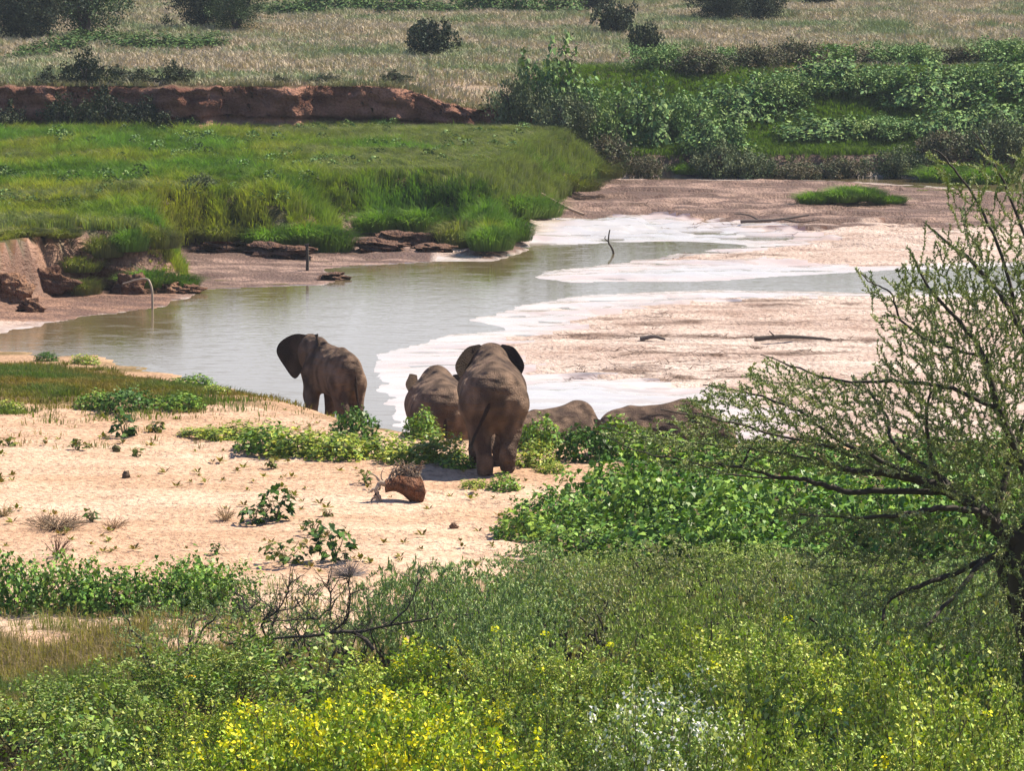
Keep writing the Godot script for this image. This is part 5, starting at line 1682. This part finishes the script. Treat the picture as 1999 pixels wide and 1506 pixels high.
func far_things() -> void:
	# bushes on the plain
	var dk := [Color(0.04, 0.055, 0.034), Color(0.055, 0.072, 0.042), Color(0.03, 0.042, 0.028)]
	var near := far_bush("dark_bush", 1.0, 1.0, 90, 34, 0.11, dk)
	var big := far_bush("dark_tree", 1.0, 1.7, 380, 44, 0.055, dk)
	var greener := far_bush("green_tree", 1.0, 1.7, 240, 44, 0.055, [Color(0.05, 0.085, 0.035), Color(0.07, 0.11, 0.045), Color(0.04, 0.065, 0.032)])
	place(big, "dark rounded tree at the top left corner of the plain", "tree", put(55, 256), 0.4, Vector3(2.3, 2.6, 2.0))
	place(greener, "wide green tree beside the top left corner tree", "tree", put(170, 260), 1.4, Vector3(3.0, 2.7, 2.2))
	place(big, "dark tree at the top edge, left of the long hedge", "tree", put(395, 268), 2.4, Vector3(1.75, 2.4, 1.6))
	place(greener, "smaller blue-green tree touching the dark one by the hedge", "tree", put(462, 266), 3.4, Vector3(1.7, 1.7, 1.5))
	place(near, "round dark bush alone in the middle of the plain", "bush", put(842, 236), 0.3, Vector3(1.28, 1.85, 1.2))
	place(near, "dark bush right of the middle, below the top edge", "bush", put(1200, 262), 1.3, Vector3(1.15, 1.75, 1.1))
	place(near, "dark bush cut by the top edge above another bush", "bush", put(1160, 305), 2.0, Vector3(1.5, 1.6, 1.3))
	place(near, "pointed dark bush nearest the big green riverside thicket", "bush", put(1258, 232), 2.3, Vector3(0.8, 1.85, 0.8))
	place(big, "large dark bush at the top edge, left one of the pair", "bush", put(1405, 284), 3.0, Vector3(1.8, 1.8, 1.6))
	place(big, "large dark bush at the top edge, right one of the pair", "bush", put(1475, 290), 4.0, Vector3(2.0, 2.0, 1.7))
	place(near, "dark bush just showing at the top edge, right side", "bush", put(1600, 316), 5.0, Vector3(1.3, 1.9, 1.2))
	var hedge := [Color(0.06, 0.115, 0.03), Color(0.045, 0.09, 0.025), Color(0.085, 0.14, 0.04)]
	var low := vine_heap("hedge_bush", 1.0, 1.0, 1800, 0.10, hedge, M.far, 0.45)
	var say := ["left end", "second bush", "third bush", "fourth bush", "fifth bush", "sixth bush", "seventh bush", "right end"]
	for i in 8:
		place(low, "%s of the long green hedge across the plain" % say[i], "hedge bush", put(560 + i * 76, 296 + 3 * (i % 3)), rr(0, TAU), Vector3(1.5 + 0.4 * (i % 2), 0.9 + 0.25 * ((i * 3) % 4), 1.3), "bushes of the long hedge")
	var under := [[70, 112, 1.0, 0.6, "bright low bush under the top left corner tree"], [130, 100, 1.2, 0.8, "green bush in front of the corner tree's trunk"], [190, 92, 1.3, 0.8, "green bush below the wide green tree"], [265, 96, 1.3, 0.7, "green bush between the wide tree and the dark one"], [335, 96, 1.3, 0.7, "green bush left below the dark tree by the hedge"], [405, 92, 1.2, 0.6, "green bush right below the dark tree by the hedge"], [30, 122, 0.8, 0.4, "lowest green bush at the left edge of the plain"]]
	for u in under:
		place(low, u[4], "bush", spot(u[0], u[1]), rr(0, TAU), Vector3(u[2], u[3], u[2]), "", "low_bush")
	# bushes hanging over the cliff on the left
	var scrub := [Color(0.05, 0.062, 0.033), Color(0.068, 0.08, 0.042), Color(0.038, 0.048, 0.03)]
	var hang := far_bush("cliff_bush", 1.0, 1.0, 90, 30, 0.10, scrub)
	for u in [[95, 188, 1.3, 0.9, "grey-green bush on the cliff's left shoulder"], [170, 196, 1.4, 1.5, "largest grey bush hanging over the cliff"], [230, 160, 0.7, 0.6, "small bush on the rim above the largest cliff bush"], [275, 195, 1.3, 0.8, "low bush right of the largest cliff bush"], [340, 168, 0.9, 0.8, "green bush on the rim where the bare cliff begins"], [60, 246, 1.4, 0.7, "dark bush at the cliff's foot, left"], [140, 250, 1.2, 0.5, "dark bush at the cliff's foot behind the grass"], [400, 250, 1.0, 0.35, "low dark weeds at the foot of the cliff"]]:
		var p := spot(u[0], u[1])
		place(hang, u[4], "bush", p, rr(0, TAU), Vector3(u[2], u[3], 0.8))
	for u in [[20, 207.4, 1.3, 1.1, "scrub covering the cliff face at the left frame edge"], [120, 207.2, 1.4, 1.3, "scrub covering the cliff face, second from the left"], [205, 207.3, 1.3, 1.5, "dense grey scrub on the face under the largest cliff bush"], [290, 207.4, 1.2, 1.2, "scrub on the cliff face where its left shoulder ends"], [350, 207.6, 0.8, 0.6, "small scrub at the foot of the bare cliff, left end"], [505, 206.6, 0.3, 0.28, "single dark weed on the mound below the bare cliff"], [545, 209.6, 0.5, 0.3, "little bush on the rim of the bare cliff, middle"], [770, 209.8, 0.7, 0.5, "little bush on the rim where the bare cliff slopes down"], [640, 209.8, 0.5, 0.35, "little bush on the rim of the bare cliff, right of middle"]]:
		var p := put(u[0], u[1])
		p.y = maxf(p.y, -0.2) if u[1] < 209.0 else plain_level(p.x, u[1])
		place(hang, u[4], "bush", p, rr(0, TAU), Vector3(u[2], u[3], 0.8))
	# the thicket on the far right bank
	var rb := [Color(0.120, 0.211, 0.063), Color(0.085, 0.162, 0.050), Color(0.168, 0.266, 0.085), Color(0.070, 0.113, 0.042)]
	var bank := vine_heap("bank_bush", 1.0, 1.0, 3200, 0.085, rb, M.far, 0.5)
	var bank_dark := far_bush("bank_bush", 1.0, 1.0, 130, 44, 0.075, [Color(0.070, 0.098, 0.050), Color(0.098, 0.134, 0.063), Color(0.126, 0.148, 0.077)])
	var mixed := far_bush("bank_bush", 1.0, 1.0, 170, 44, 0.07, [Color(0.140, 0.232, 0.070), Color(0.196, 0.281, 0.098), Color(0.098, 0.168, 0.056)])
	var brown := far_bush("bank_bush", 1.0, 1.0, 130, 40, 0.075, [Color(0.106, 0.098, 0.059), Color(0.140, 0.120, 0.077), Color(0.092, 0.109, 0.053)])
	var far := [
		[1010, 207.5, 1.3, 2.3, bank_dark, "dark bush at the left end of the riverside thicket"], [1075, 209, 1.7, 3.1, bank, "tallest leafy bush at the thicket's left shoulder"], [1100, 205.6, 1.4, 1.9, bank_dark, "dark bush overhanging the mud behind the grass point"], [1165, 208, 1.7, 2.7, mixed, "leafy bush second from the left in the riverside thicket"], [1185, 205.3, 1.3, 1.7, brown, "brownish bush above the bare earth hollow"], [1250, 209, 1.8, 2.4, bank, "leafy bush above the bare earth hollow"], [1330, 210, 1.8, 2.0, mixed, "leafy bush behind the round grass mound"], [1400, 207, 1.4, 1.5, bank, "leafy bush trailing down the bank right of the hollow"], [1400, 205, 1.3, 1.5, bank_dark, "dark bush at the water right of the round grass mound"], [1470, 205, 1.2, 1.2, bank_dark, "dark bush at the water below the leafy slope"], [1440, 213, 1.8, 1.6, bank, "leafy bush high on the slope, left of middle"], [1530, 215, 1.9, 1.5, mixed, "leafy bush high on the slope, middle"], [1620, 217, 1.9, 1.5, bank, "leafy bush high on the slope, right of middle"], [1710, 216, 1.9, 1.5, mixed, "leafy bush high on the slope below the pale grass"], [1800, 215, 1.9, 1.5, bank, "leafy bush high on the slope, behind the acacia's tip"], [1890, 216, 1.9, 1.6, mixed, "leafy bush high on the slope, left of the right edge"], [1990, 216, 1.9, 1.6, bank, "leafy bush high on the slope at the right edge"], [1560, 205, 1.3, 0.9, brown, "brown scrub on the cut bank, left"], [1650, 205.3, 1.3, 1.0, brown, "brown scrub on the cut bank, middle"], [1750, 205.3, 1.3, 1.2, bank_dark, "dark scrub on the cut bank, right"], [1840, 205.8, 1.3, 1.4, brown, "brown scrub on the cut bank behind the acacia's top shoots"], [1940, 206, 1.6, 1.9, bank_dark, "dark scrub on the cut bank at the right edge"], [1600, 210, 1.7, 1.0, bank, "low leafy bush above the cut bank, left"], [1720, 210, 1.7, 1.1, mixed, "low leafy bush above the cut bank, middle"], [1850, 210, 1.7, 1.3, bank, "low leafy bush above the cut bank, right"], [1950, 211, 1.8, 1.4, bank, "low leafy bush above the cut bank at the right edge"], [1370, 220, 1.5, 1.3, brown, "olive bush at the top rim of the thicket, left"], [1480, 222, 1.4, 1.2, brown, "olive bush at the top rim of the thicket, middle"], [1560, 224, 1.4, 1.3, brown, "olive bush at the top rim of the thicket, right"], [1700, 226, 1.5, 1.0, brown, "olive bush in the pale grass behind the thicket"], [1290, 221, 1.5, 1.3, mixed, "green bush at the thicket's rim below the pointed dark bush"], [1420, 226, 1.3, 0.9, mixed, "green bush at the thicket's rim, left of middle"], [1630, 227, 1.6, 1.1, mixed, "green bush at the thicket's rim, right of middle"], [1770, 224, 1.7, 1.2, mixed, "green bush at the thicket's rim, third from the right"], [1860, 226, 1.5, 1.0, brown, "olive bush at the thicket's rim, second from the right"], [1960, 225, 1.8, 1.3, mixed, "green bush at the thicket's rim at the right edge"], [1260, 204.9, 0.9, 1.1, brown, "brown scrub hanging in front of the bare earth hollow"]]
	for f in far:
		place(f[4], f[5], "bush", put(f[0], f[1]), rr(0, TAU), Vector3(f[2], f[3], f[2]))
	# mounds of long grass
	var mound := Node3D.new()
	mound.set_meta("called", "grass_mound")
	part("grass_blades", tussock_mesh(1.0, 1.0, 1100, Color(0.13, 0.19, 0.05), Color(0.19, 0.31, 0.07), 0.03), mound, true)
	var dull := Node3D.new()
	dull.set_meta("called", "grass_mound")
	part("grass_blades", tussock_mesh(1.0, 1.0, 900, Color(0.17, 0.16, 0.07), Color(0.24, 0.25, 0.10), 0.03), dull, true)
	var gm := [
		[1640, 396, 1.0, 0.85, mound, "tallest middle tuft of the green grass island on the far mud flat"], [1590, 397, 0.9, 0.7, mound, "left end of the green grass island on the far mud flat"], [1690, 397, 1.0, 0.75, mound, "tuft right of the middle of the green grass island"], [1735, 399, 0.8, 0.5, mound, "right end of the green grass island on the far mud flat"], [1665, 388, 1.0, 0.75, mound, "rear tuft of the green grass island on the far mud flat"], [1352, 343, 1.1, 0.75, mound, "round grass mound under the far right bank"], [1530, 345, 0.8, 0.55, dull, "dull grass mound at the far water's edge"], [1850, 358, 1.5, 1.2, mound, "dark green grass mound behind the acacia's top shoots"], [1930, 362, 1.6, 1.2, mound, "grass mound at the right end of the far channel"],
		[290, 560, 1.0, 0.85, mound, "brightest grass mound at the water behind the pale branch"], [345, 562, 0.95, 0.6, mound, "lower bright grass mound right of the brightest one"],
		[205, 520, 0.8, 1.1, dull, "straw-coloured grass hanging down the left bank, left one"], [255, 500, 0.75, 1.1, mound, "green grass hanging down the bank left of the gully"], [315, 490, 0.8, 1.1, dull, "grass hanging at the dark gully of the left bank"], [150, 545, 0.9, 0.8, dull, "yellowish bushy growth on the left mud bank"], [165, 575, 0.7, 0.75, dull, "yellowish bushy growth nearest the water on the left"], [120, 470, 0.9, 0.45, dull, "pale grass on the rim of the left cliff"], [45, 462, 0.9, 0.4, dull, "pale grass on the left cliff at the frame edge"],
		[430, 470, 1.2, 0.9, dull, "olive grass overhanging the dark gully"], [530, 480, 1.3, 1.0, mound, "green grass overhanging the root of the spit"], [640, 490, 1.3, 1.3, mound, "green grass clump behind the wooden post"], [600, 480, 1.2, 1.0, mound, "green grass clump left of the post clump"], [750, 452, 1.3, 1.2, mound, "shaded green grass above the broken mud slabs, left"], [830, 452, 1.3, 1.3, mound, "shaded green grass above the broken mud slabs, right"], [900, 480, 1.2, 1.4, dull, "brownish grass hanging to the water at the point"], [960, 490, 1.1, 1.3, mound, "green grass hanging to the water at the point"], [1000, 470, 1.0, 1.2, mound, "bright grass at the outermost tip of the point"], [1050, 425, 1.2, 1.2, mound, "bright grass behind the point, by the fallen log"], [1010, 425, 1.2, 1.2, mound, "bright grass above the tip of the point"], [1110, 375, 1.5, 1.1, dull, "greyish grass at the back of the point"], [1170, 350, 1.3, 1.0, dull, "greyish grass at the farthest corner of the flat"]]
	for g in gm:
		place(g[4], g[5], "grass mound", spot(g[0], g[1]), rr(0, TAU), Vector3(g[2], g[3], g[2] * 0.8))
	place(bank_dark, "dark bush alone in the middle of the green flat", "bush", spot(390, 378), 0.5, Vector3(0.75, 0.65, 0.5), "", "flat_bush")
	for u in [[20, 400, 1.0, 0.35, "vine patch with pale leaves on the left of the flat"], [70, 405, 0.9, 0.3, "vine patch second from the left on the flat"], [140, 402, 0.8, 0.25, "vine patch at the right of the pale-leaved group"], [10, 360, 0.7, 0.5, "taller vine clump at the left edge of the flat"], [380, 258, 0.9, 0.5, "leafy clump before the red cliff on the flat"], [650, 322, 0.8, 0.35, "dark leafy clump in the middle of the grass flat"]]:
		place(low, u[4], "vine", spot(u[0], u[1]), rr(0, TAU), Vector3(u[2], u[3], 0.7), "", "flat_vine")


func _ready() -> void:
	rng.seed = 20240611
	var cam := Camera3D.new()
	cam.name = "camera"
	cam.position = EYE
	cam.rotation = Vector3(-PITCH, 0, 0)
	cam.fov = rad_to_deg(2.0 * atan(753.0 / FOCAL))
	cam.near = 1.0
	cam.far = 4000.0
	add_child(cam)
	var env := Environment.new()
	env.background_mode = Environment.BG_SKY
	var sky := Sky.new()
	var ps := ProceduralSkyMaterial.new()
	ps.sky_top_color = Color(0.33, 0.47, 0.70)
	ps.sky_horizon_color = Color(0.97, 0.975, 0.98)
	ps.sky_curve = 0.18
	ps.ground_bottom_color = Color(0.3, 0.25, 0.2)
	ps.ground_horizon_color = Color(0.6, 0.58, 0.54)
	ps.sun_angle_max = 20.0
	sky.sky_material = ps
	env.sky = sky
	env.background_energy_multiplier = 0.58
	env.tonemap_mode = Environment.TONE_MAPPER_LINEAR
	env.tonemap_exposure = 2.2
	env.sdfgi_enabled = true
	env.ssao_enabled = true
	env.ssil_enabled = true
	env.fog_enabled = true
	env.fog_density = 0.00014
	env.fog_light_color = Color(0.78, 0.84, 0.9)
	var we := WorldEnvironment.new()
	we.name = "world"
	we.environment = env
	add_child(we)
	var sun := DirectionalLight3D.new()
	sun.name = "sun"
	sun.light_energy = 1.55
	sun.light_color = Color(1.0, 0.95, 0.87)
	sun.light_angular_distance = 0.5
	sun.shadow_enabled = true
	sun.look_at_from_position(Vector3.ZERO, -Vector3(0.55, 0.80, -0.28), Vector3.UP)
	add_child(sun)

	make_materials()
	M.eye = mat("eye", 0.2, Color(0.02, 0.015, 0.01))
	make_fields()
	build_ground()
	build_water()
	build_cliff()
	build_grass()
	elephants()
	acacia_tree()
	plants()
	thorn_bushes()
	near_shrubs()
	far_things()
	small_things()
